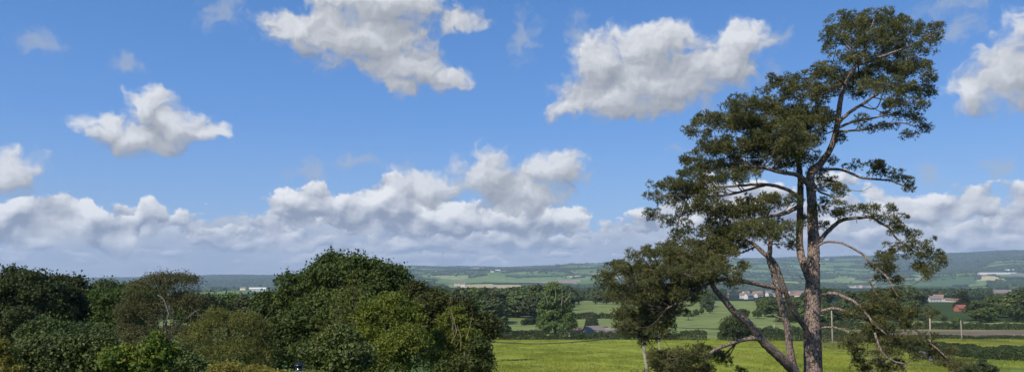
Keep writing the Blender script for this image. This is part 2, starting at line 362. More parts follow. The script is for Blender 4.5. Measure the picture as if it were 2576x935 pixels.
def build_grass():
    m = leafmat('meadow_grass', (.17, .20, .028), (.285, .31, .042), (.42, .40, .085), trans=.3, objvar=0)
    N = 90000; Y = 88+175*rng.random(N)**.9; dx = rng.uniform(1120, 2640, N); x = (dx/K-512)/F*Y; ok = (np.abs(x-lane_x(Y)) > 2.4) & (fbm(x/5, Y/9, 3, 61)+.22*(rng.random(N)-.5) > -.02); x, Y = x[ok], Y[ok]
    z = height(x, Y); n = len(x); C = np.stack([x, Y, z], 1); nb = 4; C = np.repeat(C, nb, 0)+rng.normal(0, .16, (n*nb, 3))*[1, 1, 0]; H = np.repeat(rng.uniform(.12, .36, n), nb)*rng.uniform(.6, 1.2, n*nb)
    a = rng.random(n*nb)*pi; s = np.stack([np.cos(a), np.sin(a), a*0], 1)*.055; tip = np.stack([rng.normal(0, .08, n*nb), rng.normal(0, .08, n*nb), H], 1)
    V = np.stack([C-s, C+s, C+tip], 1).reshape(-1, 3); o = mesh('meadow_grass', V, np.arange(n*nb*3).reshape(-1, 3), m, None, rnd=np.clip(.5+fbm(C[:, 0]/7, C[:, 1]/12, 3, 91)*1.6+.35*(rng.random(n*nb)-.5), 0, 1)); tag(o, 'long hay grass tufts across the meadow', 'grass', kind='stuff')
    N = 260; Y = 92+160*rng.random(N); dx = rng.uniform(1150, 2600, N); x = (dx/K-512)/F*Y; ok = np.abs(x-lane_x(Y)) > 3; x, Y = x[ok], Y[ok]; n = len(x)
    C = np.repeat(np.stack([x, Y, height(x, Y)], 1), 26, 0); C = C+rng.normal(0, 1, C.shape)*np.array([.55, .35, 0])+np.array([0, 0, 1])*(rng.random(len(C))*.35)[:, None]
    V, Q = leaves(C, rng.normal(0, 1, C.shape), .2, 1, .5); o = mesh('meadow_weeds', V, Q, M['mid'], None, rnd=rng.random(len(C))); tag(o, 'darker weed clumps scattered in the meadow', 'weeds', kind='stuff')
build_grass()
# ------------------------------------------------------------------ trees near the viewpoint
def trunk_mb(base, top, r, lobes, n=9):
    mb = MB(); base = np.array(base, float); top = np.array(top, float); mid = (base+top)/2+rng.normal(0, .02, 3)*np.linalg.norm(top-base)
    p, q = catmull([base, mid, top], [r, r*.75, r*.3], .8); mb.tube(p, q, n, .12)
    for L in lobes[:9]:
        c = np.array(L[:3]); s = p[int(len(p)*rng.uniform(.35, .7))]; e = s+(c-s)*.95; m2 = (s+e)/2+np.array([0, 0, -.08*np.linalg.norm(e-s)])
        pp, qq = catmull([s, m2, e], [r*.42, r*.28, r*.08], .8); mb.tube(pp, qq, 6, .1)
    return mb
def roughen(W, k, lo=.24, hi=.42):
    out = [tuple(w) for w in W]
    for w in W:
        c = np.array(w[:3]); r = np.array(w[3:6]); d = unit(rng.normal(0, 1, (k, 3))); d[:, 2] = np.abs(d[:, 2])*1.1-.25; d = unit(d)
        for q in d: f = rng.uniform(lo, hi); out.append((*(c+q*r*rng.uniform(.82, 1.02)), *(r*f)))
    return np.array(out)
def near_tree(name, label, cat, D, lobes, mat, npuff, pr, per, size, bark='bark2', tr=.3, spread=.7, asp=.6, group=None, fill=.25, trunkx=None, part='crown', stem='trunk', sparse_top=None):
    """lobes: (dx, dy, rx, ry[, depth offset]) as surveyed; each gets a real position, size and depth"""
    W = []
    for L in lobes:
        off = L[4] if len(L) > 4 else 0; Y = D+off; c = P(L[0], L[1], Y); s = Y/F/K
        a_ = max(.55*L[2]*s, L[2]*s-pr*.25); b_ = max(.6*L[3]*s, L[3]*s-pr*.5); c = c-[0, 0, pr*.2]; W.append((*c, a_, a_*.95, b_))
    W = np.array(W); cx = trunkx if trunkx is not None else np.average(W[:, 0], weights=W[:, 3]); cy = W[:, 1].mean()
    base = np.array([cx, cy, hz(cx, cy)-.1]); root = thing(name, label, cat, base, group=group)
    Wl = W.copy(); Wl[:, :3] -= base
    Wr = roughen(Wl*np.array([1, 1, 1, .95, .95, .93]), 5)
    sh = []                                               # stray shoots standing out of the crown
    for w in Wr[rng.integers(0, len(Wr), int(npuff*.30))]:
        d = unit(rng.normal(0, .6, 3)+[0, 0, .8]); o = w[:3]+d*w[3:6]*.95; L = pr*rng.uniform(.7, 1.8); tt = np.linspace(0, 1, 9)[:, None]; sh.append(o+d*L*tt+rng.normal(0, size*.45, (9, 3)))
    foliage(part, Wr, npuff, pr, per, size, M[mat], root, spread, asp, fill, extra=np.vstack(sh))
    top = np.array([0, 0, Wl[:, 2].max()])
    trunk_mb((0, 0, 0), top, tr, Wl).build(stem, M[bark], root, True)
    return root, base, Wl
near_tree('oak_tree', 'broad dark green oak with domed crown, tallest of the near trees', 'tree', 50,
  [(865,706,108,66,0),(780,740,80,55,0),(950,725,85,66,0),(700,785,62,62,0),(1000,760,50,60,1),(860,790,120,80,-2),(740,850,95,80,-1),(680,900,70,80,-2),(960,830,90,80,-1),(850,900,110,80,-2),(835,662,42,28,0),(905,672,55,28,0),(980,700,55,40,0)],
  'oak', 2100, .42, 26, .19, tr=.55)
near_tree('oak_tree', 'lower dark oak at the right end of the near trees, against the meadow', 'tree', 44,
  [(1090,780,62,55,0),(1150,800,50,48,0),(1190,830,52,45,0),(1150,880,80,60,0),(1080,860,70,80,0),(1205,905,30,45,-2),(1050,740,40,35,1),(1225,812,22,26,0),(1180,930,52,40,-2)],
  'oak', 1000, .36, 26, .17, tr=.35)
near_tree('ash_tree', 'bright yellow-green feathery ash in front of the domed oak', 'tree', 31,
  [(960,790,62,48,0),(1010,800,55,45,0),(930,850,60,50,0),(1020,870,62,60,-1),(960,910,80,55,-1),(990,755,34,24,0),(915,800,28,28,0)],
  'ash', 650, .27, 26, .125, spread=1.0, asp=.4, tr=.2)
ASH = near_tree('ash_tree', 'bright green slender ash at the right edge of the near shrubbery', 'tree', 33,
  [(1140,810,32,36,0),(1120,860,48,48,0),(1170,870,42,50,0),(1100,910,50,45,-1),(1170,925,38,30,-1),(1145,785,18,16,0)],
  'ash', 380, .25, 26, .12, spread=1.0, asp=.4, tr=.15)
near_tree('laurel_bush', 'glossy leaved bush below the domed oak, right of the lamp', 'bush', 25,
  [(850,860,52,38,0),(810,900,50,45,0),(880,905,60,50,-.5),(850,840,26,22,0)],
  'laurel', 330, .22, 26, .11, part='foliage', stem='stem', tr=.12)
near_tree('holly_bush', 'dark small leaved bush at bottom right of the near shrubbery', 'bush', 27,
  [(1200,880,22,35,0),(1190,925,40,32,0),(1130,930,40,30,0)],
  'oak', 160, .2, 26, .1, part='foliage', stem='stem', tr=.1)
# left-hand wood
near_tree('oak_tree', 'dark tree with ragged top at the far left edge of the wood', 'tree', 62,
  [(40,722,60,42,0),(100,742,65,45,0),(10,770,60,60,0),(80,800,90,60,0),(20,690,30,18,0),(-60,740,80,60,0),(80,695,30,16,0),(0,860,90,60,0)], 'dark', 900, .5, 24, .22, tr=.45)
near_tree('oak_tree', 'dark round-headed tree second from the left edge of the wood', 'tree', 66,
  [(175,745,65,48,0),(230,760,55,45,0),(160,810,80,60,0),(240,830,70,60,0),(190,710,30,16,0)], 'dark', 650, .5, 24, .22, tr=.4)
near_tree('beech_tree', 'deep green tree left of the olive birch in the wood', 'tree', 58,
  [(300,775,60,52,0),(345,770,45,50,0),(280,840,70,60,0),(350,850,50,60,0),(290,740,50,24,0)], 'oak', 650, .42, 24, .2, tr=.4)
near_tree('ash_tree', 'lighter low tree between the left wood and the laurel', 'tree', 48,
  [(120,840,70,40,0),(180,845,75,40,0),(230,880,70,45,0),(90,880,60,45,0)], 'mid', 480, .34, 24, .17, tr=.25)
r_, b_, w_ = near_tree('birch_tree', 'olive grey birch with pale trunk showing through airy crown', 'tree', 42,
  [(385,725,58,36,0),(450,715,48,32,0),(350,790,55,52,0),(430,790,62,55,0),(490,775,40,45,0),(370,860,70,50,0),(450,860,60,50,0),(410,700,30,20,0),(460,698,18,16,0),(520,800,25,36,1),(330,850,35,50,0)],
  'olive', 1150, .30, 26, .11, 'birchbark', tr=.2, spread=1.1, asp=.35, fill=.12)
mb = MB()
for pts in ([(436,880,-1.0),(425,845,-2.0),(414,815,-2.35),(424,790,-2.3),(426,765,-1.4)], [(425,790,-2.2),(412,752,-1.9),(396,740,-1.6)], [(432,885,-2.3),(415,870,-2.5),(404,862,-2.4)], [(470,800,-1.2),(490,782,-1.4),(505,776,-1.4)]):
    pp, qq = catmull([P(a, b, 42+c)-b_ for a, b, c in pts], np.linspace(.035, .02, len(pts)), .25); mb.tube(pp, qq, 7, .15)
mb.build('branch', M['birchbark'], r_, True)
WIL = near_tree('willow_shrub', 'tall twiggy olive yellow shrub between birch and domed oak', 'shrub', 29,
  [(560,835,75,48,0),(510,860,50,50,0),(620,850,60,60,0),(500,910,60,50,0),(580,910,80,60,-1),(660,900,45,60,0),(545,800,45,28,0),(610,805,45,28,0),(655,840,28,35,0)],
  'twiggy', 850, .22, 26, .085, tr=.12, spread=1.2, asp=.3, part='foliage', stem='stem', fill=.2)
near_tree('laurel_bush', 'large mid green bush filling the bottom left corner', 'bush', 23,
  [(120,880,85,45,0),(200,880,70,40,0),(80,930,80,50,0),(180,935,100,50,0),(260,915,50,45,0),(250,870,40,25,0)],
  'laurel', 620, .2, 26, .10, part='foliage', stem='stem', tr=.12)
near_tree('maple_shrub', 'bright lime shrub with yellow sprays at the bottom edge', 'shrub', 21,
  [(340,895,62,36,0),(400,885,40,36,0),(300,915,45,30,0),(370,930,70,35,0),(390,858,16,20,0),(280,900,25,25,0)],
  'lime', 330, .16, 22, .10, part='foliage', stem='stem', tr=.08)
near_tree('privet_bush', 'dull green bush between the lime shrub and golden hedge', 'bush', 24,
  [(460,925,50,42,0),(520,940,50,36,0),(440,890,25,25,0)], 'laurel', 220, .2, 24, .09, part='foliage', stem='stem', tr=.1)
near_tree('golden_hedge', 'golden yellow hedge top along the bottom edge', 'hedge', 15.5,
  [(570,935,45,28,0),(640,938,50,22,0),(690,946,40,18,0),(750,950,60,18,0),(540,945,20,22,0),(800,950,30,16,0)], 'gold', 420, .09, 22, .055, part='foliage', stem='stem', tr=.06, spread=1.1, asp=.35)
near_tree('golden_shrub', 'golden shrub at the bottom left corner', 'shrub', 18,
  [(5,915,38,38,0),(20,935,38,30,0),(0,875,25,25,0)], 'gold', 200, .1, 22, .07, part='foliage', stem='stem', tr=.06, spread=1.1, asp=.4)
# tall twigs standing out of the willow shrub
def twigs_over(root, base, D, specs, r, m, name='shoots'):
    mb = MB()
    for a, b, c, d in specs:
        p0 = P(a, b, D)-base; p1 = P(c, d, D)-base; mid = (p0+p1)/2+rng.normal(0, .05, 3); pp, qq = catmull([p0, mid, p1], [r, r*.7, r*.3], .2); mb.tube(pp, qq, 5)
    return mb.build(name, m, root)
# fir sapling spire
def fir(name, label, D, dx, ytop, ybot, wid, mat):
    top = P(dx, ytop, D); base = np.array([top[0], D, hz(top[0], D)]); H = top[2]-base[2]; zb = P(dx, ybot, D)[2]-base[2]; W = wid*D/F/K
    root = thing(name, label, 'fir tree', base); C = []; mb = MB(); mb.tube([(0, 0, 0), (0, 0, H*.6), (0, 0, H)], [.12, .07, .015], 7)
    z = H-.25
    while z > zb-1.5:
        f = (H-z)/(H-zb); L = W*(.12+.88*f)
        for a in np.arange(7)*2*pi/7+rng.random(): 
            e = np.array([cos(a)*L, sin(a)*L, z-.0+L*.12]); mb.tube([(0, 0, z), e*np.array([.5, .5, 1]), e], [.02, .013, .006], 5)
            for q in np.linspace(.2, 1, max(4, int(L/.07))): C.append(np.array([e[0]*q, e[1]*q, z+(e[2]-z)*q])+rng.normal(0, .03, 3))
        z -= .28
    C = np.repeat(np.array(C), 4, 0)+rng.normal(0, .045, (len(C)*4, 3)); V, Q = leaves(C, rng.normal(0, 1, C.shape), .11, 1, .35)
    mesh('crown', V, Q, M[mat], root, rnd=rng.random(len(C))); mb.build('trunk', M['bark2'], root, True)
fir('fir_tree', 'slender young fir rising before the domed oak, top shoot pale', 36, 887, 678, 800, 75, 'ash')
# garden lamp
def lamp():
    D = 16.5; top = P(752, 905, D); b = np.array([top[0], D, hz(top[0], D)]); H = top[2]-b[2]; root = thing('garden_lamp', 'black mushroom-capped lamp post rising over the golden hedge', 'lamp post', b)
    mb = MB(); mb.tube([(0, 0, 0), (0, 0, .35), (0, 0, .36), (0, 0, H-.33)], [.06, .055, .03, .028], 12); mb.build('post', M['black'], root, True)
    mb = MB(); mb.tube([(0, 0, H-.33), (0, 0, H-.30), (0, 0, H-.11)], [.05, .058, .07], 14); mb.build('lantern', M['lampglass'], root, True)
    mb = MB(); z0 = H-.11; mb.tube([(0, 0, z0), (0, 0, z0+.012), (0, 0, z0+.04), (0, 0, z0+.065), (0, 0, z0+.075), (0, 0, H)], [.10, .11, .085, .035, .018, .012], 18); mb.build('cap', M['black'], root, True)
lamp()

# ------------------------------------------------------------------ the pine
PD = 32.0; PB = np.array([*G(2045, PD)]); PB[0] = P(2045, 900, PD)[0]; PS = PD/F/K
pine = thing('pine_tree', 'tall Scots pine with bare reddish trunk and spreading irregular crown', 'pine tree', PB)
limbs = {
 'trunk': ([(2048,1240,0),(2046,1000,0),(2044,900,0),(2043,800,0),(2044,700,0),(2046,626,0),(2044,560,0),(2041,498,0),(2038,440,.05),(2062,412,.1),(2086,378,.1),(2100,340,.1),(2107,300,.1),(2112,260,.1),(2122,220,.1),(2146,175,.1),(2170,135,.1),(2186,85,.1),(2198,48,.1)], [26,23.5,22,20,17,14.5,13,11.5,10.5,9,7.5,7.5,7,6.2,5.2,4.3,3.4,2.3,1.2]),
 'a': ([(2046,1020,-.1),(2015,960,-.4),(1995,925,-.6),(1986,875,-.7),(1980,821,-.8),(1966,767,-.9),(1955,724,-1),(1946,684,-1),(1935,650,-1),(1937,620,-1),(1938,580,-.9),(1930,540,-.8)], [18,15,13,10,9.3,9,8.6,8.2,7.6,6,4.5,2.5]),
 'a2': ([(2038,860,-.1),(2024,822,-.3),(2002,789,-.6),(1984,756,-.8),(1973,724,-1),(1962,691,-1.1),(1952,662,-1.1),(1938,645,-1.05)], [8,8,7.3,6.8,6,5,4.6,4]),
 'a3': ([(1937,650,-1),(1915,630,-1),(1896,612,-1),(1870,600,-1.1)], [6.5,6,5,2.5]),
 'b': ([(2005,948,-.5),(1990,925,-.7),(1962,897,-1),(1919,857,-1.3),(1883,811,-1.5),(1846,782,-1.6),(1818,749,-1.7),(1796,724,-1.8),(1780,690,-1.8),(1760,660,-1.6)], [16,13.5,12.5,11,9,8.5,7.5,6.5,5,3]),
 'c': ([(1968,735,-.95),(1950,722,-1),(1926,717,-1.1),(1872,706,-1.3),(1840,702,-1.5),(1811,702,-1.6),(1780,712,-1.8),(1740,735,-2),(1702,760,-2.2),(1677,774,-2.3)], [7,6.5,6,5.5,5.3,5,4.6,4,3.3,2]),
 'd': ([(1935,870,-1.2),(1908,850,-1.4),(1890,849,-1.5),(1872,852,-1.5),(1836,863,-1.7),(1804,875,-1.9),(1770,893,-2),(1710,900,-2.1)], [9,7,5.5,5,4.5,4,3,1.5]),
 'e': ([(2036,700,.1),(2028,680,.2),(2014,640,.4),(2010,600,.5),(2012,540,.5),(2013,480,.5),(2011,430,.5),(2000,380,.4),(1985,330,.3),(1965,270,.2)], [12,11,11,10,9.5,9,8,6,4,2]),
 'f': ([(2046,482,0),(2026,455,-.2),(2001,438,-.4),(1961,432,-.6),(1915,420,-.7),(1860,415,-.8)], [9,8,6,5,4,2]),
 'g': ([(2012,515,.4),(1990,528,.1),(1961,539,-.2),(1920,545,-.5),(1880,560,-.8)], [7,6,5,3.5,2]),
 'h': ([(2012,500,.5),(1981,476,.2),(1927,463,0),(1870,465,-.2),(1826,468,-.3),(1780,470,-.4)], [6,5,4.5,3.5,3,2]),
 'i': ([(1927,463,0),(1880,476,.3),(1820,490,.3),(1740,492,0),(1680,490,-.2),(1645,492,-.2)], [4,3.5,3,3,2.5,1.2]),
 'r1': ([(2046,635,0),(2060,614,-.1),(2080,607,-.2),(2109,608,-.3),(2138,619,-.5),(2167,637,-.6),(2188,657,-.7),(2214,680,-.8),(2235,702,-.9),(2246,724,-1),(2261,750,-1)], [5,3.6,3,2.9,2.8,2.8,2.6,2.4,2.2,1.8,1]),
 'r2': ([(2050,760,0),(2064,742,-.1),(2098,736,-.3),(2131,749,-.5),(2156,763,-.7),(2177,785,-.8),(2199,814,-1),(2230,840,-1.1)], [6.5,5.2,4.8,4.4,3.8,3.2,2.6,1.5]),
 'r3': ([(2050,790,0),(2067,780,-.1),(2102,774,-.2),(2131,784,-.3),(2163,798,-.4),(2189,805,-.5),(2235,815,-.6)], [6,4.6,4.2,3.8,3.2,2.6,1.5]),
 'r4': ([(2050,830,0),(2066,823,-.1),(2094,821,-.3),(2116,827,-.5),(2145,838,-.8),(2175,860,-1)], [4,3,2.8,2.8,2.4,1.5]),
 'r5': ([(2050,625,0),(2062,603,0),(2081,581,.1),(2107,558,.2),(2129,549,.2),(2162,546,.2),(2192,544,.2),(2210,557,.1),(2236,572,0),(2249,592,0),(2290,625,-.1),(2340,650,-.2)], [8.5,7,6.2,5.5,4.8,4.4,4.2,3.8,3,2.5,1.8,1]),
 'r6': ([(2062,425,.1),(2077,425,.1),(2110,425,.1),(2140,435,.1),(2170,446,.1),(2203,450,.1),(2236,453,.1),(2266,464,.1),(2286,477,.1)], [5,4,3.8,3.6,3.4,3,2.5,2,1]),
 'r7': ([(2105,331,.1),(2135,328,0),(2172,325,0),(2222,311,0),(2272,309,0),(2305,320,0)], [4,3,2.8,2.4,2,1]),
 'r8': ([(2108,320,.1),(2147,305,.2),(2189,298,.3),(2232,288,.3),(2280,290,.3)], [4,3.2,2.8,2,1]),
 'r9': ([(2108,310,.1),(2118,297,0),(2147,275,-.2),(2180,254,-.3),(2210,233,-.4),(2260,215,-.4)], [6,5,4.5,4,3,1.5]),
 'r10': ([(2125,215,.1),(2110,200,-.2),(2080,190,-.4),(2045,195,-.5)], [4,3,2.5,1.2]),
 'r11': ([(2150,165,.1),(2190,150,0),(2250,130,0),(2310,105,0),(2355,75,0)], [4,3.5,3,2.2,1]),
 'r12': ([(2160,150,.1),(2135,120,.3),(2105,95,.4)], [3.5,2.5,1.2]),
 'r13': ([(2185,700,-.7),(2205,740,-.6),(2240,775,-.5),(2275,800,-.5),(2310,835,-.6),(2350,870,-.7),(2390,905,-.8)], [2.5,2.5,3,3,3,2.5,1.2]),
 'r14': ([(2200,835,-1),(2212,870,-1.1),(2228,895,-1.1),(2252,908,-1.1),(2275,915,-1.1),(2278,935,-1.1)], [3,3,2.6,2.4,2.2,1.5]),
 'r15': ([(2040,450,.1),(2060,480,.1),(2085,490,0),(2120,510,-.2)], [4,3,2.5,1.2]),
}
SK = []
for k, (pts, rad) in limbs.items():
    q = [P(a, b, PD+c*1.5)-PB for a, b, c in pts]
    pp, rr = catmull(q, np.array(rad)*PS, .12)
    if k != 'trunk': rr = rr*.9
    if k == 'trunk': rr[:6] *= np.linspace(1.35, 1, 6)
    pp[1:-1] += rng.normal(0, .006, (len(pp)-2, 3))
    mb = MB(); mb.tube(pp, rr, 20 if k == 'trunk' else 12, .07); mb.build('trunk' if k == 'trunk' else 'limb', M['bark'], pine, True)
    SK.append(np.hstack([pp, rr[:, None]]))
SKA = np.vstack(SK)
# bare stubs and snags
for pts, r in (([(2125,474),(2158,479),(2175,476),(2190,469)], 1.2), ([(2158,479),(2178,482)], .8), ([(2064,858),(2095,858),(2118,858)], 1.3), ([(2060,660),(2075,662)], 1.8), ([(1968,800),(1950,792),(1942,788)], 1.3),
               ([(2046,478),(2070,470),(2082,458),(2100,462)], 3), ([(2062,475),(2080,480)], 2), ([(1870,704),(1856,690),(1845,678)], 1.6), ([(2155,560),(2150,535),(2145,520)], .8), ([(2225,560),(2222,530),(2215,515)], .8),
               ([(2186,655),(2178,640),(2170,632)], .8), ([(2055,500),(2085,505),(2105,525)], .9), ([(2020,700),(2005,690)], 1.2), ([(2060,790),(2075,792)], 1.2), ([(1920,800),(1905,795)], .9)):
    q, rr = catmull([P(a, b, PD-.2)-PB for a, b in pts], np.linspace(r, r*.5, len(pts))*PS, .1); mb = MB(); mb.tube(q, rr, 6); mb.build('dead_branch', M['pole'], pine, True)
CL = """2140,60,50,26 2200,48,60,26 2262,72,52,26 2108,88,36,28 2328,84,38,20 2362,62,16,12 2345,100,22,14 2180,100,60,24 2250,108,58,24 2305,125,34,18 2145,140,42,16 2092,118,20,16
2225,160,52,22 2295,165,50,22 2335,185,22,18 2170,198,46,24 2115,205,46,28 2070,182,44,18 2035,198,36,18 2225,213,55,18 2300,222,42,18 2268,258,44,14 2308,268,22,16 2160,235,30,16
2282,290,36,11 2312,318,30,14 2292,340,18,8 2195,322,28,7 2160,300,16,7 2110,346,9,9 2225,318,24,6 2245,285,22,8 2330,240,16,12 2255,185,40,14
1962,198,34,20 1926,222,28,18 2000,222,46,26 2058,232,42,24 1860,262,42,20 1920,268,52,26 1985,275,52,28 2050,288,46,32 1790,298,42,20 1840,308,52,26 1900,320,56,28 1970,330,56,30 2035,342,42,26
1752,328,30,20 1782,358,38,20 1830,368,52,24 1900,375,52,26 1970,382,48,26 1735,392,28,18 1768,418,42,22 1830,412,46,22 1888,415,42,18 1742,438,32,18 1800,448,42,16 2020,395,36,26 1955,418,30,16 1722,418,16,18 2070,300,30,26
1680,468,42,14 1640,490,22,10 1718,476,36,20 1760,478,42,22 1652,540,28,14 1688,556,28,16 1720,526,38,22 1760,515,38,22 1698,588,14,14 1730,566,20,18 1788,495,32,22 1668,505,14,6
1800,535,42,22 1850,522,46,20 1900,530,42,22 1780,568,30,24 1840,570,56,28 1900,578,52,26 1948,562,36,18 1800,605,38,20 1850,618,34,14 1955,600,26,14 1990,575,22,18 1910,500,46,14 1958,505,34,14 1995,500,20,16
2080,452,34,22 2108,478,28,22 2092,508,30,16 2058,430,20,18 2108,535,24,14 2062,530,14,12 2022,552,16,10 2070,565,10,10 2090,400,10,8 2040,400,22,14 1995,610,10,16
1612,640,36,16 1662,635,46,20 1720,640,46,22 1770,650,42,26 1542,680,30,16 1592,680,46,22 1650,685,52,26 1710,690,50,26 1782,690,36,20 1530,716,18,12 1578,718,36,20 1640,730,56,26 1700,732,42,18
1588,758,36,20 1640,768,42,22 1590,798,40,22 1632,808,42,20 1668,795,24,14 1578,828,24,16 1618,842,10,12 1560,790,16,16 1805,652,26,20 1832,690,30,9 1850,712,24,7 1760,725,26,10 1740,755,14,8 1690,765,22,10
1640,905,24,14 1682,898,40,18 1740,890,46,22 1790,890,36,16 1820,898,24,18 1690,930,46,12 1762,925,40,16 1640,930,16,10 1862,932,9,6 1650,888,14,8
2142,414,20,6 2190,414,32,10 2225,424,32,12 2260,440,22,13 2285,470,9,10 2205,438,20,8 2280,455,12,8
2122,540,16,10 2150,528,32,10 2190,528,36,12 2230,552,36,18 2262,572,36,18 2292,590,26,14 2240,525,16,8
2320,608,30,14 2350,636,30,16 2380,655,20,12 2300,640,36,18 2340,672,30,12 2260,618,34,13 2228,636,30,13 2328,692,8,10 2312,665,18,10
2200,670,26,14 2242,680,30,16 2258,702,12,8 2215,700,12,8 2228,655,20,10
2225,768,44,12 2200,792,42,16 2260,790,42,18 2215,822,52,20 2290,818,24,11 2160,850,34,18 2210,855,46,22 2262,848,40,18 2180,880,38,16 2245,880,26,12 2328,850,34,15 2370,880,32,18 2395,905,18,13 2340,875,22,12 2402,925,10,10
2200,915,40,14 2158,905,16,8 2250,910,16,8 2312,780,24,9 2345,790,12,5 2170,930,30,10 2235,925,24,8 2170,775,20,8 2140,790,12,6 2190,745,34,12 2250,735,24,12 2285,860,40,18 2300,895,30,14 2190,765,30,14 2235,795,50,16 2225,840,50,18 2360,900,26,14 2130,870,18,12 2275,780,30,14 1600,832,45,18 1655,835,38,16 1565,822,26,14 1622,852,20,10 1670,815,26,14 1700,780,24,16 1540,740,22,14 1735,700,40,22 1870,300,50,26 1940,350,50,28 1800,380,46,24 1860,440,40,18 1760,455,36,18 2010,300,50,28 1840,590,46,20 1760,612,44,20 1715,608,30,16 1800,640,46,22 1845,668,36,14 1705,655,44,22 1775,668,46,22 1740,690,44,20 1525,702,28,22 1560,660,34,16 1820,618,40,18 1680,620,34,14 1985,360,44,24 1905,348,46,24 1700,500,36,16 1690,455,34,14"""
def build_pine_crown():
    TC = []; TD = []; TV = []; tw = MB()
    for tok in CL.split():
        a, b, rx, ry = map(float, tok.split(','))
        right = a > 2055 and b > 400
        low = b > 620 and a < 1860
        spread = .35 if right else (1.0 if low or b > 400 else 1.3)
        dz = rng.normal(0, spread)+(-2.2 if low else 0)+(-.8 if (right and b > 600) else 0)
        if 1740 < a < 2000 and 490 < b < 630: dz = -1.6+rng.normal(0, .6)
        ndup = 1
        if rx > 38 and not right: ndup = 2
        for dup in range(ndup):
            z2 = dz if dup == 0 else dz+rng.choice([-1, 1])*rng.uniform(.9, 1.7)
            c = P(a+rng.normal(0, 4)*dup, b+rng.normal(0, 3)*dup, PD+z2)-PB; RX = rx*PS*1.06; RY = ry*PS*1.08; RZ = RX*.8
            d = np.linalg.norm((SKA[:, :3]-c)*[1, 1, 1.3], axis=1)+np.maximum(0, SKA[:, 2]-c[2])*.5; j = d.argmin(); s = SKA[j, :3]
            L = np.linalg.norm(c-s)
            if L > .15:
                mid = (s+c)/2+np.array([0, 0, -.10*L])+rng.normal(0, .05*L, 3); r0 = min(SKA[j, 3]*.6, .012+.014*L); pp, qq = catmull([s, mid, c], [r0, r0*.7, .008], .12); tw.tube(pp, qq, 6)
            n = int(max(4, rx*ry*PS*PS*(44 if right else 52)+3))
            e = unit(rng.normal(0, 1, (n, 3))); rr = rng.random((n, 1))**.38*np.where(rng.random((n, 1)) < .12, 1.22, 1); pc = c+e*rr*np.array([RX, RZ, RY*.82])
            for p in pc:
                st = c+(p-c)*.15; mid = (st+p)/2+np.array([0, 0, -.04]); tw.tube([st, mid, p], [.009, .007, .004], 3)
                pr = rng.uniform(.12, .23); m = int(12+100*pr)
                ee = unit(rng.normal(0, 1, (m, 3))+np.array([0, 0, .35])+unit(p-c)*.3); TC.append(p+ee*(pr*(.45+.6*rng.random(m)))[:, None]*np.array([1.15, 1.15, .9])); TD.append(ee+np.array([0, 0, .45])); TV.append(np.full(m, rng.random()))
    C = np.vstack(TC); Dd = unit(np.vstack(TD)); tv = np.concatenate(TV); nb = 7
    C = np.repeat(C, nb, 0); Dd = np.repeat(Dd, nb, 0); tv = np.repeat(tv, nb); N = len(C)
    d = unit(Dd*.75+rng.normal(0, .62, (N, 3))); s = unit(np.cross(d, rng.normal(0, 1, (N, 3)))); L = rng.uniform(.07, .125, (N, 1)); w = .010
    V = np.stack([C-s*w, C+s*w, C+d*L], 1).reshape(-1, 3); T = np.arange(N*3).reshape(-1, 3)
    mesh('crown', V, T, M['pine'], pine, rnd=np.clip(.5*tv+.5*np.repeat(rng.random(N//nb), nb), 0, 1)); tw.build('twigs', M['bark2'], pine)
    print('pine blades', N)
    # rusty dead tuft
    c = P(2283, 543, PD-.1)-PB; n = 240; e = unit(rng.normal(0, 1, (n, 3)))*rng.random((n, 1))*np.array([.11, .09, .10]); V, Q = leaves(c+e, e, .07, 1, .25)
    o = mesh('dead_tuft', V, Q, M['rust'], pine, rnd=rng.random(n)); o['label'] = 'rusty brown dead needles on the right-hand bough'
build_pine_crown()

twigs_over(WIL[0], WIL[1], 29, [(530+rng.uniform(-60, 140), 840+rng.uniform(-20, 60), 530+rng.uniform(-70, 160), 762+rng.uniform(0, 70)) for _ in range(46)], .009, M['straw'])
twigs_over(ASH[0], ASH[1], 32.2, [(a+rng.normal(0, 6), b, a+rng.normal(6, 14), b-rng.uniform(30, 70)) for a, b in ((1130,860),(1160,880),(1150,840),(1180,900),(1110,890),(1140,910),(1175,850))], .014, M['straw'])
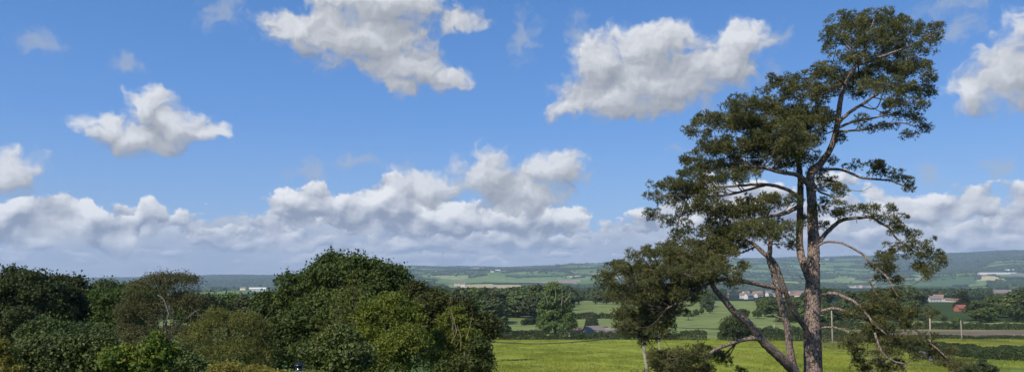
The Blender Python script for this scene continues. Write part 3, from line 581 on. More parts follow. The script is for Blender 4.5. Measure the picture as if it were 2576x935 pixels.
# ------------------------------------------------------------------ hedges
def hedge(label, pts, h, w, mat='hedge', leaf=None, dens=1.0, name='hedge', lump=.5):
    pts = np.array([G(a, Y) for a, Y in pts]); p, _ = catmull(pts, np.ones(len(pts)), 1.0); base = p[0].copy(); D = p[:, 1].mean(); leaf = leaf or D/F*1.05
    seg = np.linalg.norm(np.diff(p, axis=0), axis=1); L = seg.sum(); n = int(L*(w+2*h)/(leaf*leaf*.3)*1.5*dens)
    t = rng.random(n)*(len(p)-1); i = t.astype(int); f = (t-i)[:, None]; c = p[i]*(1-f)+p[i+1]*f; T = unit((p[i+1]-p[i])*[1, 1, 0]); Nx = np.stack([T[:, 1], -T[:, 0], np.zeros(n)], 1)
    l = t*L/(len(p)-1); hh = h*(1+lump*2*fbm(l/3.5, l*0+D, 3, 4)+lump*.8*fbm(l/.9, l*0+D, 2, 9)); ww = w*(1+.6*fbm(l/3, l*0+7, 2, 3))
    a = rng.random(n)*pi; ca = np.sign(np.cos(a))*np.abs(np.cos(a))**.55; sa = np.sin(a)**.55; r = .72+.36*rng.random(n)**.5
    gz = height(c[:, 0], c[:, 1]); q = c+Nx*(ca*ww*.5*r)[:, None]; q[:, 2] = gz+sa*hh*r; q[:, 2] = np.where(rng.random(n) < .3, gz+rng.random(n)*hh*.8, q[:, 2])
    Nn = Nx*ca[:, None]+np.array([0, 0, 1])*sa[:, None]; V, Q = leaves(q-base, Nn, leaf, .8, .7)
    o = mesh(name, V, Q, M[mat], None, rnd=np.clip(.5+1.3*fbm(l/1.3, a*2, 2, 5)+.5*(rng.random(n)-.5), 0, 1)); o.location = base
    return tag(o, label, 'hedge')
hedge('long dark hedge along the far edge of the meadow, left of the big pine boughs', [(1195,252),(1330,257),(1450,258),(1600,257),(1690,258)], 2.5, 2.4, lump=.95)
hedge('short scrubby hedge behind the two telegraph poles, left of the gateway', [(1650,250),(1715,250),(1778,248)], 2.0, 2.2, lump=1.0)
hedge('thick dark hedge right of the round bush, across the pine trunk', [(1806,246),(1900,246),(2030,247),(2150,243),(2200,238)], 3.3, 3.0, lump=.8)
hedge('low hedge just behind the meadow hedge, left of the lone tree', [(1205,286),(1300,292),(1385,300)], 1.6, 1.6)
hedge('clipped hedge across the second field left of the lone tree', [(1312,370),(1370,385),(1432,398)], 2.6, 2)
hedge('straight clipped hedge along the top of the second field', [(1430,440),(1500,445),(1600,448),(1700,450)], 3.0, 2)
hedge('narrow hedge running downhill to the slate roofed barn', [(1487,436),(1487,380),(1486,330),(1484,312)], 2.4, 4.6)
hedge('thick leafy hedge right of the lane across the right-hand meadow', [(2215,222),(2290,200),(2370,180),(2450,166),(2520,157),(2620,150)], 2.2, 3.0, 'hedge', .26, 1.6)
hedge('thin dark hedge in front of the ploughed strip', [(2180,264),(2300,264),(2450,263),(2620,262)], 1.1, 1.4)
hedge('even hedge behind the ploughed strip', [(2060,326),(2200,326),(2350,327),(2500,326),(2650,325)], 2.6, 2.2)
hedge('overgrown verge hedge beside the lane at lower right', [(2360,140),(2420,122),(2490,104)], 1.3, 2.0, 'twiggy', .16, 1.4)

# ------------------------------------------------------------------ mid-distance trees
def proto(kind, mat, seed, n=46, per=15, leaf=.085, part=('crown', 'trunk')):
    """a unit-height tree (height 1); returns the parts' data"""
    global rng
    rng = np.random.default_rng(seed)
    if kind == 'round': lobes = [(0, 0, .50, .32, .32, .42), (.12, .05, .25, .26, .26, .2), (-.14, -.05, .27, .24, .24, .2)]+[(.26*cos(a)*rng.uniform(.7, 1.1), .26*sin(a), rng.uniform(.4, .72), .17, .17, .17) for a in np.arange(6)*pi/3+rng.random()]+[(rng.normal(0, .06), 0, .82, .17, .17, .14)]
    elif kind == 'tall': lobes = [(0, 0, z, r, r, .2) for z, r in ((.3, .2), (.5, .24), (.7, .19), (.86, .11))]+[(.15*cos(a), .15*sin(a), rng.uniform(.3, .75), .12, .12, .14) for a in rng.random(5)*6.3]
    elif kind == 'cone': lobes = [(0, 0, z, .26*(1.06-z), .26*(1.06-z), .09) for z in np.linspace(.12, .93, 9)]
    else: lobes = [(0, 0, .3, .36, .36, .22)]+[(.42*cos(a)*rng.uniform(.3, 1), .42*sin(a)*rng.uniform(.3, 1), rng.uniform(.4, .68), .22, .22, .24) for a in rng.random(7)*6.3]+[(0, 0, .6, .36, .36, .34)]
    C, Nn, pv = crown_pts(lobes, n*3, .085, per, .3); V, Q = leaves(C, Nn, leaf, .6, .75)
    o = mesh('crown', V, Q, M['wood_'+mat], None, rnd=np.clip(.6*pv+.4*rng.random(len(C)), 0, 1)); t = trunk_mb((0, 0, -.03), (0, 0, .7), .035, lobes[:4], 6).build('trunk', M['bark2'], None, True)
    a = (o.data, t.data); bpy.data.objects.remove(o); bpy.data.objects.remove(t); return a
PR = [('round', proto('round', 'mid', 1)), ('round', proto('round', 'dark', 2)), ('tall', proto('tall', 'mid', 3)), ('wide', proto('wide', 'dark', 4)), ('wide', proto('wide', 'mid', 5)), ('round', proto('round', 'pale', 6)), ('cone', proto('cone', 'dark', 7)), ('round', proto('round', 'oak', 8))]
rng = np.random.default_rng(99)
def put_tree(x, y, h, k, label, group, name='broadleaf_tree', cat='tree', wid=1.0):
    z = hz(x, y); t = thing(name, label, cat, (x, y, z), rng.random()*6.28, group); t.scale = (h*wid, h*wid, h)
    for nm, d in zip(('crown', 'trunk'), PR[k][1]):
        o = bpy.data.objects.new(nm, d); COL.objects.link(o); o.parent = t
    return t
# areas that stay clear in the view (fields, houses): x0,x1,y0,y1 and the distance of what is seen there
KEEP = [(1438,1575,764,792,650),(1140,1310,706,721,3300),(1455,1470,770,800,600),(2385,2485,741,753,1000),(2340,2368,736,758,900),(2330,2420,756,766,880),(2395,2440,768,790,560),
        (1830,2020,728,742,2500),(2130,2205,712,728,2300),(2470,2580,684,700,3900),(1225,1280,676,690,4700),(1130,1180,712,722,3100),(2500,2545,720,735,1300),
        (2300,2322,672,702,3900),(2070,2150,690,705,3300),(2180,2480,700,718,2600),(1700,1850,660,690,5000),(560,670,720,735,5200),(1790,1905,745,775,1500),(1700,1760,748,770,1300),
        (2060,2140,640,668,6000),(1100,1500,690,712,4200),(1110,1135,655,668,8200),(2160,2300,812,822,420),(2075,2120,748,756,1400),(1590,1625,765,795,640),(2285,2395,782,790,520),(2310,2390,772,780,600)]
def blocked(x, y, h, w):
    z = hz(x, y); px = (512+x/y*F)*K; s = F/y*K; hw = w*.5*s; t = (HOR-(z+h)/y*F)*K; b = (HOR-z/y*F)*K
    for x0, x1, y0, y1, D in KEEP:
        if y < D and px+hw > x0+2 and px-hw < x1-2 and t < y1-1 and b > y0+1: return True
    return False
KEEP = [(a, b, c, d, e if e < 1200 else DOF((a+b)/2, min(d, c+8))) for a, b, c, d, e in KEEP]
def clear(x, y, h, w):
    z = height(x, y); px = (512+x/y*F)*K; tp = (HOR-(z+h)/y*F)*K; bt = (HOR-z/y*F)*K; hw = w*F/y*K*.5; ok = np.ones(len(x), bool)
    for x0, x1, y0, y1, Dk in KEEP: ok &= ~((y < Dk) & (px+hw > x0) & (px-hw < x1) & (tp < y1-.5) & (bt > y0+.5))
    return ok
cnt = 0; REST = []
GRP = 'trees of the wooded farmland beyond the second field'
def wooded(px, Y):
    """where the middle distance is tree-covered"""
    if px < 1040: return Y > 260
    if px < 1250: return Y > 345
    if px < 1440: return Y > 452
    if px < 1640: return Y > 690 or (Y > 455 and 1575 < px)
    if px < 1800: return Y > 470
    if px < 2040: return Y > 455
    return Y > 335
Y = 338.0
while Y < 1050:
    sp = 8.2+.005*Y; x = (980/K-512)/F*Y+rng.random()*sp
    while x < (2640/K-512)/F*Y:
        px = (512+x/Y*F)*K; yy = Y+rng.normal(0, 5); h = rng.uniform(11, 18) if Y < 800 else rng.uniform(10, 16)
        if px > 2040 and Y < 420: h = rng.uniform(6, 11)
        gap = fbm(np.array([x/70]), np.array([yy/90]), 2, 71)[0]
        if wooded(px, Y) and gap < .12:
            for q in (1, .7, .5, .35):
                if not blocked(x, yy, h*q, h*q*.6): break
            else: x += sp; continue
            h *= q
            k = int(rng.choice(8, p=[.24, .2, .1, .12, .14, .07, .04, .09]))
            if cnt < 285:
                side = 'left of the pine' if px < 1700 else ('among pine limbs' if px < 2060 else 'right of the pine')
                nm = {'round': 'round tree', 'tall': 'narrow upright tree', 'wide': 'wide spreading tree', 'cone': 'pointed dark conifer'}[PR[k][0]]
                sh = {'mid': 'mid green', 'dark': 'dark green', 'pale': 'pale green', 'oak': 'deep green'}[['mid', 'dark', 'mid', 'dark', 'mid', 'pale', 'dark', 'oak'][k]]
                far = 'front of the wood' if Y < 520 else ('middle of the wood' if Y < 760 else 'back of the wood')
                if PR[k][0] == 'cone': lab = f'{nm} at the {far}, {side}'
                else: lab = f'{sh} {nm} at the {far}, {side}'
                put_tree(x, yy, h, k, lab, GRP, 'conifer_tree' if PR[k][0] == 'cone' else 'broadleaf_tree', wid=rng.uniform(1.05, 1.4)); cnt += 1
            else: REST.append((x, yy, h, k))
        x += sp*rng.uniform(.7, 1.35)
    Y += 13+Y*.028
print('mid trees', cnt, len(REST))
# singled-out trees
def lone(dx, Y, h, k, label, wid=1.0, name='broadleaf_tree'):
    g = G(dx, Y); return put_tree(g[0], g[1], h, k, label, None, name, 'tree', wid)
LIM = near_tree('lime_tree', 'big ivy-clad tree standing alone behind the meadow hedge', 'tree', 266,
  [(1393,760,26,22,0),(1372,772,16,26,0),(1415,785,20,30,0),(1385,800,32,26,0),(1400,820,40,20,0),(1370,820,20,20,0),(1430,818,18,20,0),(1395,726,24,18,0),(1380,745,20,18,0),(1412,750,20,20,0),(1425,800,18,24,0),(1362,790,10,16,0),(1435,800,9,12,0)],
  'wood_pale', 900, 1.05, 15, .62, tr=.5, fill=.35)
for sp_ in ([(1412,770),(1414,745),(1413,724)], [(1380,765),(1372,742),(1360,728)], [(1418,760),(1430,745),(1437,733)], [(1395,760),(1398,735),(1392,716)]):
    pp, qq = catmull([P(a, b, 262.5)-LIM[1] for a, b in sp_], [.22, .16, .05], 1); mb = MB(); mb.tube(pp, qq, 6); mb.build('dead_branch', M['birchbark'], LIM[0], True)
lone(1267, 277, 6.8, 6, 'small pointed bush standing in the low hedge', 1.5, 'bush')
near_tree('round_bush', 'dense dark round bush at the left end of the thick hedge', 'bush', 243, [(1850,818,36,22,0),(1828,828,20,14,0),(1875,828,20,14,0),(1850,806,18,14,0)], 'dark', 260, .9, 14, .5, tr=.2, part='foliage', stem='stem', fill=.4)
near_tree('round_bush', 'small rounded bush alone at the far side of the second field', 'bush', 425, [(1731,791,15,6,0)], 'wood_pale', 60, .8, 12, .7, tr=.15, part='foliage', stem='stem', fill=.4)
near_tree('oak_tree', 'dark wide oak at the field edge seen between the pine stems', 'tree', 400, [(1990,800,34,24,0),(2020,800,30,26,0),(2005,785,24,16,0),(1970,815,20,14,0)], 'dark', 300, 1.3, 13, .75, tr=.35, fill=.35)
near_tree('bramble_bush', 'young dark bush at the lane side in the bottom right corner', 'bush', 98, [(2450,925,26,10,0),(2480,922,18,9,0),(2470,908,7,9,0),(2500,930,10,6,0),(2425,935,18,8,0)], 'hedge', 200, .35, 14, .2, tr=.06, part='foliage', stem='stem')
near_tree('poplar_tree', 'tall dark tree beside the red roofed shed', 'tree', 560, [(2423,765,20,16,0),(2418,745,13,14,0),(2428,780,20,12,0)], 'dark', 170, 1.7, 13, 1.0, tr=.4, fill=.35)
for q_, (a_, b_, w_, D_) in enumerate(((478, 765, 34, 118), (525, 757, 40, 112), (575, 752, 42, 122), (622, 762, 38, 116), (665, 770, 34, 124), (1045, 748, 34, 150), (1095, 762, 40, 140), (1230, 800, 30, 150))):
    near_tree('broadleaf_tree', 'dark round tree in the hollow between the birch and domed oak' if q_ < 5 else 'dark round tree behind the right shoulder of the near trees', 'tree', D_,
      [(a_, b_, w_*.6, w_*.36, 0), (a_-w_*.4, b_+w_*.35, w_*.55, w_*.5, 0), (a_+w_*.4, b_+w_*.3, w_*.6, w_*.5, 0), (a_, b_+w_*.9, w_*.9, w_*.8, 0)], 'wood_dark' if q_ % 2 else 'wood_oak', 260, .8, 16, .42, tr=.3, group='trees in the hollow behind the near shrubs' if q_ < 5 else 'trees behind the right shoulder')
for q_, (a_, b_, w_, D_, l_) in enumerate(((345, 718, 52, 92, 'dark tree top showing just left of the birch'), (265, 712, 45, 88, 'dark tree top midway along the left-hand wood'), (140, 700, 50, 90, 'dark tree top between the two trees at the left edge'))):
    near_tree('broadleaf_tree', l_, 'tree', D_, [(a_, b_+8, w_*.6, w_*.35, 0), (a_-w_*.5, b_+w_*.5, w_*.6, w_*.5, 0), (a_+w_*.5, b_+w_*.5, w_*.6, w_*.5, 0), (a_, b_+w_, w_, w_*.9, 0)], 'dark', 420, .6, 18, .3, tr=.35)

# ------------------------------------------------------------------ woods further off (one mass)
def far_woods():
    global rng
    rng = np.random.default_rng(31); X = [[a[0], a[1], a[2]*1.0, a[2]*.85, 1] for a in REST]
    N = 26000; Y = 1030+1700*rng.random(N)**.85; dx = rng.uniform(940, 2660, N); x = (dx/K-512)/F*Y
    cid, ed = voronoi(x, Y); wd = woodmask(x, Y, cid); hd = ~wd & (ed < 9); fr = (Y < 1250)
    keep = (wd & (rng.random(N) < .42)) | (hd & (rng.random(N) < .9)) | (fr & (rng.random(N) < .30)); x, Y, wd = x[keep], Y[keep], wd[keep] | fr[keep]
    h = np.where(wd, rng.uniform(9, 16, len(x)), rng.uniform(4, 9, len(x))); w = h*rng.uniform(.9, 1.3, len(x)); ok = clear(x, Y, h, w)
    R0 = np.array(X).reshape(-1, 5); x = np.r_[R0[:, 0], x[ok]]; Y = np.r_[R0[:, 1], Y[ok]]; h = np.r_[R0[:, 2], h[ok]]; w = np.r_[R0[:, 3], w[ok]]; z = height(x, Y); n = len(x)
    npf, per = 16, 8; d = unit(rng.normal(0, 1, (n, npf, 3))); d[..., 2] = np.abs(d[..., 2])*.9-.25; rr = rng.uniform(.75, 1.1, (n, npf, 1))
    pc = d*rr*np.stack([w*.5, w*.5, h*.42], 1)[:, None, :]+np.stack([x, Y, z+h*.52], 1)[:, None, :]
    e = unit(rng.normal(0, 1, (n, npf, per, 3))+d[:, :, None, :]*.5); C = pc[:, :, None, :]+e*(h*.17)[:, None, None, None]*rng.uniform(.6, 1.1, (n, npf, per, 1))
    pv = np.broadcast_to(rng.random((n, 1, 1))*.5+rng.random((n, npf, 1))*.3, (n, npf, per))+.2*rng.random((n, npf, per)); sz = np.broadcast_to((h*.15)[:, None, None], pv.shape).ravel()
    V, Q = leaves(C.reshape(-1, 3), e.reshape(-1, 3), sz, .5, .85)
    C2 = np.stack([x, Y, z+h*.4], 1)
    print('woods', n)
    o = mesh('woodland', V, Q, M['farwood'], None, rnd=pv.ravel()); tag(o, 'woods and hedgerow trees running down into the valley', 'woodland', kind='stuff')
far_woods()
def far_blobs():
    import bmesh
    bm = bmesh.new(); bmesh.ops.create_icosphere(bm, subdivisions=2, radius=1); bv = np.array([v.co[:] for v in bm.verts]); bf = np.array([[v.index for v in f.verts] for f in bm.faces]); bm.free()
    N = 520000; D = 2300+8200*rng.random(N)**.8; dx = rng.uniform(-60, 2640, N); x = (dx/K-512)/F*D; y = D
    cid, ed = voronoi(x, y); wd = woodmask(x, y, cid); hd = (~wd) & (ed < 9+.002*D)
    spr = (~wd) & (rng.random(N) < .010)
    keep = (wd & (rng.random(N) < .21)) | (hd & (rng.random(N) < .85)) | spr
    x, y, wd, D = x[keep], y[keep], wd[keep], D[keep]; z = height(x, y)
    w = np.where(wd, rng.uniform(10, 18, len(x)), rng.uniform(7, 13, len(x)))*(1+D/14000); h = np.where(wd, rng.uniform(9, 15, len(x)), rng.uniform(5, 11, len(x)))
    ok = np.ones(len(x), bool); px = (512+x/y*F)*K; tp = (HOR-(z+h)/y*F)*K; bt = (HOR-z/y*F)*K; hw = w*F/y*K*.5
    for x0, x1, y0, y1, Dk in KEEP: ok &= ~((y < Dk) & (px+hw > x0) & (px-hw < x1) & (tp < y1-.5) & (bt > y0+.5))
    x, y, z, w, h = x[ok], y[ok], z[ok], w[ok], h[ok]; n = len(x); print('far blobs', n)
    nz = 1+.5*(rng.random((n, len(bv)))-.5); V = bv[None]*nz[..., None]*np.stack([w*.5*rng.uniform(.8, 1.6, n), w*.5, h*.62], 1)[:, None, :]+np.stack([x, y, z+h*.4], 1)[:, None, :]
    Q = bf[None]+(np.arange(n)*len(bv))[:, None, None]
    o = mesh('distant_woodland', V.reshape(-1, 3), Q.reshape(-1, 3), M['farwood'], None, rnd=np.repeat(np.clip(rng.normal(.45, .25, n), 0, 1), len(bf))); tag(o, 'far woods and hedgerows patterning the blue hills', 'woodland', kind='stuff')
far_blobs()

# ------------------------------------------------------------------ buildings
def house(name, label, cat, dx, Y, L, W, H, rh, wall, roof, rz=0, chim=1, group=None, zoff=0, win=True, lean=False):
    g = G(dx, Y); root = thing(name, label, cat, (g[0], g[1], g[2]+zoff), rz, group)
    mb = MB(); l, w = L/2, W/2
    mb.add([(-l,-w,-1.5),(l,-w,-1.5),(l,w,-1.5),(-l,w,-1.5),(-l,-w,H),(l,-w,H),(l,w,H),(-l,w,H),(-l,0,H+rh-.1),(l,0,H+rh-.1)], [np.array([(0,3,2,1),(0,1,5,4),(1,2,6,5),(2,3,7,6),(3,0,4,7)]), np.array([(5,6,9),(7,4,8)])]); mb.build('wall', M[wall], root)
    e = .45; t = .22; sl = rh/w; mb = MB()
    for s in (-1, 1):
        a = [(-l-e, s*(w+e), H-e*sl), (l+e, s*(w+e), H-e*sl), (l+e, 0, H+rh), (-l-e, 0, H+rh)]; b = [(p[0], p[1], p[2]+t) for p in a]
        mb.add(a+b, np.array([(0,1,2,3),(4,5,6,7),(0,1,5,4),(1,2,6,5),(3,0,4,7)]))
    rf = mb.build('roof', M[roof], root)
    for c in range(chim):
        mb = MB(); f = min(1, L/13); cx = (-1 if c == 0 else 1)*(l-.6*f-.1); mb.box((cx-.42*f, -.38*f, H+rh-.6), (cx+.42*f, .38*f, H+rh+.9*f)); mb.box((cx-.5*f, -.46*f, H+rh+.9*f), (cx+.5*f, .46*f, H+rh+1.03*f)); mb.tube([(cx, 0, H+rh+1.03*f), (cx, 0, H+rh+1.3*f)], [.14*f, .12*f], 8); mb.build('chimney', M['brick'], rf)
    if win:
        nw = max(2, int(L/3.2)); fl = 2 if H > 4.2 else 1
        for f in range(fl):
            for i in range(nw):
                x = -l+(i+.5)*L/nw; z = 1.0+f*2.6
                mb = MB(); door = (f == 0 and i == nw//2)
                if door: mb.box((x-.5, -w-.06, 0), (x+.5, -w-.01, 2.1)); mb.build('door', M['stone' if wall != 'stone' else 'white'], root)
                else:
                    mb.box((x-.5, -w-.04, z), (x+.5, -w-.01, z+1.2)); o = mb.build('window', M['glass'], root)
                    mb = MB(); mb.box((x-.62, -w-.10, z-.12), (x+.62, -w-.04, z)); mb.box((x-.04, -w-.08, z), (x+.04, -w-.045, z+1.2)); mb.build('frame', M['white'], o)
    return root
house('stone_barn', 'slate roofed barn with pale gable end, at the foot of the narrow hedge', 'barn', 1492, 283, 6.5, 5.5, 2.0, 2.6, 'cream', 'slate', .5, 0, win=False, zoff=-.9)
house('farm_cottage', 'low slate roofed cottage with a brick chimney, right of the barn', 'house', 1541, 285, 6.5, 5, 1.8, 2.0, 'cream', 'slate', -.15, 1, zoff=-1.0)
house('field_shelter', 'small cream shelter beside the lone tree', 'shed', 1445, 282, 4, 3, 2.0, 1.0, 'cream', 'tile', .3, 0, win=False)
house('farmhouse', 'white farmhouse with red tiled roof among the right-hand trees', 'house', 2360, 900, 10, 7, 5, 3.2, 'white', 'tile', -.6, 1)
house('farm_building', 'long grey roofed house just below the white farmhouse', 'house', 2348, 870, 14, 7, 3.6, 3, 'white', 'slate', .15, 1)
house('farm_building', 'grey lean outbuilding left of the white farmhouse', 'shed', 2333, 875, 8, 7, 3, 2, 'stone', 'slate', .5, 0, win=False)
house('farm_building', 'low brown roofed stable right of the white farmhouse', 'barn', 2400, 870, 13, 6, 2.2, 1.6, 'cream', 'tile', .05, 0, win=False)
house('farm_building', 'small pale shed with pitched roof between farmhouse and stable', 'shed', 2382, 870, 7, 6, 2.6, 1.6, 'white', 'tile', .1, 0, win=False)
house('white_shed', 'long white shed left of the white farmhouse', 'shed', 2310, 860, 16, 6, 3, 1.4, 'white', 'shed', .05, 0, win=False)
house('red_shed', 'rusty red roofed shed half hidden in trees', 'shed', 2415, 545, 6.5, 5, 2.4, 2, 'brick', 'redroof', .2, 0, win=False)
house('manor_house', 'grey slate roofed house among trees near the right edge', 'house', 2520, 1290, 30, 12, 6, 5, 'stone', 'slate', .1, 2)
house('long_barn', 'long white factory barn on the far right field', 'barn', 2508, DOF(2508, 690), 95*DOF(2508, 690)/F/K, 24, 9, 4, 'white', 'shed', .03, 0, win=False)
house('grey_barn', 'long grey barn touching the right edge of the view', 'barn', 2566, DOF(2556, 693), 100, 30, 8, 6, 'stone', 'slate', .03, 0, win=False)
house('farm_building', 'cream barn on the hillside above the long white barn', 'barn', 2540, DOF(2538, 682), 60, 20, 8, 6, 'cream', 'shed', .1, 0, win=False)
for i, (dx, Y, L, H, wl, rf, lb) in enumerate([(2142,2250,16,5,'white','slate','white gabled house at the left of the distant hamlet'),(2155,2260,20,7,'cream','tile','tall cream house in the middle of the distant hamlet'),(2168,2240,18,5,'brick','tile','brick house in the distant hamlet behind the tree tops'),(2188,2250,40,5,'stone','slate','long grey barn at the right of the distant hamlet'),
      (2164,2290,10,10,'cream','slate','narrow tall pale building in the distant hamlet')]): house('hamlet_house', lb, 'house', dx, DOF(dx, 722), L*1.2, 11, H, 4, wl, rf, rng.uniform(-.4, .4), 1)
vr = np.random.default_rng(4)
for i in range(34):
    dx = vr.uniform(1838, 2022) if i < 26 else vr.uniform(1700, 1830); Y = DOF(dx, vr.uniform(734, 751)); w = vr.random()
    wl = 'white' if w < .6 else ('cream' if w < .85 else 'brick'); rf = 'slate' if vr.random() < .55 else 'tile'
    house('village_house', f'small {"white" if wl == "white" else ("cream" if wl == "cream" else "brick")} house with {"grey slate" if rf == "slate" else "brown tiled"} roof in the village beyond the pine', 'house', dx, Y, vr.uniform(9, 15), 7, 4.6, 3, wl, rf, vr.uniform(-.7, .7), 1, 'houses of the village in the valley', zoff=vr.uniform(0, 1))
for dx, Y, L, wl, lb in [(1238,683,40,'white','white farm building left in the hilltop farm'),(1252,681,60,'shed','long pale barn in the middle of the hilltop farm'),(1266,684,45,'white','low white farm building right in the hilltop farm'),(1150,717,30,'cream','cream house under the golden hill'),(1165,719,26,'white','white house under the golden hill'),
      (1447,688,45,'cream','pale tall farmhouse on the far slope right of the hilltop farm'),(1548,699,50,'cream','cream farm just left of the pine boughs'),(600,727,50,'white','white farmhouse in the valley right of the birch'),(612,728,40,'cream','cream barn beside the valley farmhouse'),(636,722,26,'white','small white house above the valley row'),
      (648,731,80,'shed','long white row of buildings in the valley'),(1940,660,60,'white','white farm on the far plain'),(2080,652,60,'white','pale farm on the far plain right of the trunk'),(1800,672,50,'white','white farm left of the pine stems')]:
    house('distant_farm', lb, 'farm', dx, DOF(dx, Y), L*.62, 12, 8, 4, 'white' if wl == 'shed' else wl, 'shed' if wl == 'shed' else 'tile', vr.uniform(-.3, .3), 0, win=False)

# ------------------------------------------------------------------ poles, wires, pylon, mast
def pole(label, b, t, r, arm=False, name='utility_pole', steps=False):
    b = np.array(b, float); t = np.array(t, float); root = thing(name, label, 'utility pole', b); v = t-b
    mb = MB(); mb.tube([(0, 0, -.3), v*.33, v*.66, v], [r*1.15, r*1.05, r*.95, r*.85], 12, .03); mb.build('post', M['pole'], root, True)
    if arm:
        mb = MB(); mb.box((-1.1, -.08, v[2]-.35), (1.1, .08, v[2]-.2)); o = mb.build('crossarm', M['pole'], root)
        for x in (-.95, 0, .95): mb = MB(); mb.tube([(x, 0, v[2]-.2), (x, 0, v[2]-.1), (x, 0, v[2]+.05)], [.03, .09, .05], 8); mb.build('insulator', M['metal'], o)
    else:
        mb = MB(); mb.tube([v+[0, 0, -.05], v+[0, 0, .03]], [r*.95, r*.5], 10); mb.build('cap', M['metal'], root)
    if steps:
        for q in (.35, .62): mb = MB(); c = v*q; mb.box(c+[-.25, -.03, -.03], c+[.25, .03, .03]); mb.build('bracket', M['metal'], root)
    return t
def gp(dx, Y): return G(dx, Y)
g = G(1632, 96); pA = pole('thick leaning timber pole below the left pine boughs', g, P(1612, 838, 96), .22, steps=True)
g = G(1659, 150); pB = pole('slim upright pole right of the leaning pole', g, P(1656, 820, 150), .14, steps=True)
pC = pole('thin pole in front of the lone tree', G(1417, 262), P(1416, 816, 262), .2)
pD = pole('short pole at the hedge between the pine stems', G(1948, 252), P(1947, 812, 252), .18)
pE = pole('pole just right of the pine trunk', G(2094, 215), P(2091, 779, 215), .19)
pF = pole('pole with crossarm left of the ploughed strip', G(2341, 178), P(2338, 790, 178), .2, True)
pG = pole('bare pole standing before the ploughed strip', G(2419, 255), P(2416, 803, 255), .2)
def wire(label, a, b, sag, r=.02):
    a = np.array(a); b = np.array(b); t = np.linspace(0, 1, 30)[:, None]; p = a*(1-t)+b*t; p[:, 2] -= (4*sag*t*(1-t))[:, 0]; V, Q, T = tube(p-a, r, 5); o = mesh('overhead_wire', V, [Q, T], M['wire'], None, smooth=True); o.location = a; tag(o, label, 'wire')
wire('overhead wire from the leaning pole down to the left across the meadow', pA, P(1180, 850, 135), 1.0, .06)
wire('overhead wire from the pole by the lone tree to the left', pC, P(1150, 838, 250), 1.0, .06)
wire('overhead wire between the lone tree pole and the slim pole', pB, pC, 1.2, .06)
wire('overhead wire from the slim pole across behind the pine stems', pB, P(2060, 829, 160), .2, .06)
wire('pale wire joining the hedge pole and the pole right of the trunk', pD, pE, 1.2, .06)
wire('wire from the pole right of the trunk to the crossarm pole', pE, pF, 1.0, .06)
wire('wire from the crossarm pole to the bare pole', pF, pG, 1.2, .06)
wire('wire leading from the bare pole off to the right', pG, P(2640, 800, 250), 1.5, .06)
def pylon(dx, Y, H, label):
    g = G(dx, Y); root = thing('electricity_pylon', label, 'pylon', g, .5); mb = MB(); w0 = H*.11; w1 = H*.025; r = .5
    lv = np.linspace(0, 1, 8)
    for sx in (-1, 1):
        for sy in (-1, 1): mb.tube([(sx*w0, sy*w0, 0), (sx*w1, sy*w1, H*.7), (0, 0, H)], [r, r*.8, r*.5], 5)
    for a, b in zip(lv[:-1], lv[1:]):
        za, zb = a*H*.8, b*H*.8; wa = w0+(w1-w0)*min(1, a*1.15); wb = w0+(w1-w0)*min(1, b*1.15)
        for s in (-1, 1): mb.tube([(-wa, s*wa, za), (wb, s*wb, zb)], r*.6, 4); mb.tube([(wa, s*wa, za), (-wb, s*wb, zb)], r*.6, 4); mb.tube([(s*wa, -wa, za), (s*wb, wb, zb)], r*.6, 4)
    mb.build('tower', M['metal'], root)
    for q, L in ((.62, .16), (.76, .19), (.9, .13)):
        mb = MB(); mb.tube([(-H*L, 0, H*q), (0, 0, H*q+1.2), (H*L, 0, H*q)], [.3, .6, .3], 5); mb.tube([(-H*L, 0, H*q), (0, 0, H*q-1), (H*L, 0, H*q)], [.3, .5, .3], 5); mb.build('crossarm', M['metal'], root)
pylon(2312, DOF(2312, 701), 32*DOF(2312, 701)/F/K, 'steel lattice pylon against the dark wooded hillside')
pylon(3250*.6289-5, DOF(2039, 700), 38, 'faint lattice pylon on the far plain between trunk and bough')
g = G(1113, 8600); root = thing('radio_mast', 'very tall thin mast on the far ridge above the golden hill', 'mast', g); mb = MB(); Hm = P(1113, 628, 8600)[2]-g[2]
mb.tube([(0, 0, 0), (0, 0, Hm)], [2.6, 2.2], 6); mb.build('mast_tube', M['metal'], root)
for s in (-1, 1): mb = MB(); mb.tube([(0, 0, Hm*.9), (s*Hm*.35, 0, 0)], .35, 4); mb.build('guy_wire', M['metal'], root)
# gate on the lane
def gate():
    g = G(2274, 207); root = thing('field_gate', 'pale five bar gate at the top of the lane', 'gate', g, .1); mb = MB()
    for z in (.25, .5, .75, 1.0, 1.25): mb.box((-1.5, -.04, z-.05), (1.5, .04, z+.05))
    mb.tube([(-1.45, -.06, .25), (1.45, -.06, 1.25)], .05, 5); mb.build('bars', M['pole'], root)
    for s in (-1, 1): mb = MB(); mb.box((s*1.62-.11, -.11, -.3), (s*1.62+.11, .11, 1.5)); mb.build('gatepost', M['pole'], root)
gate()
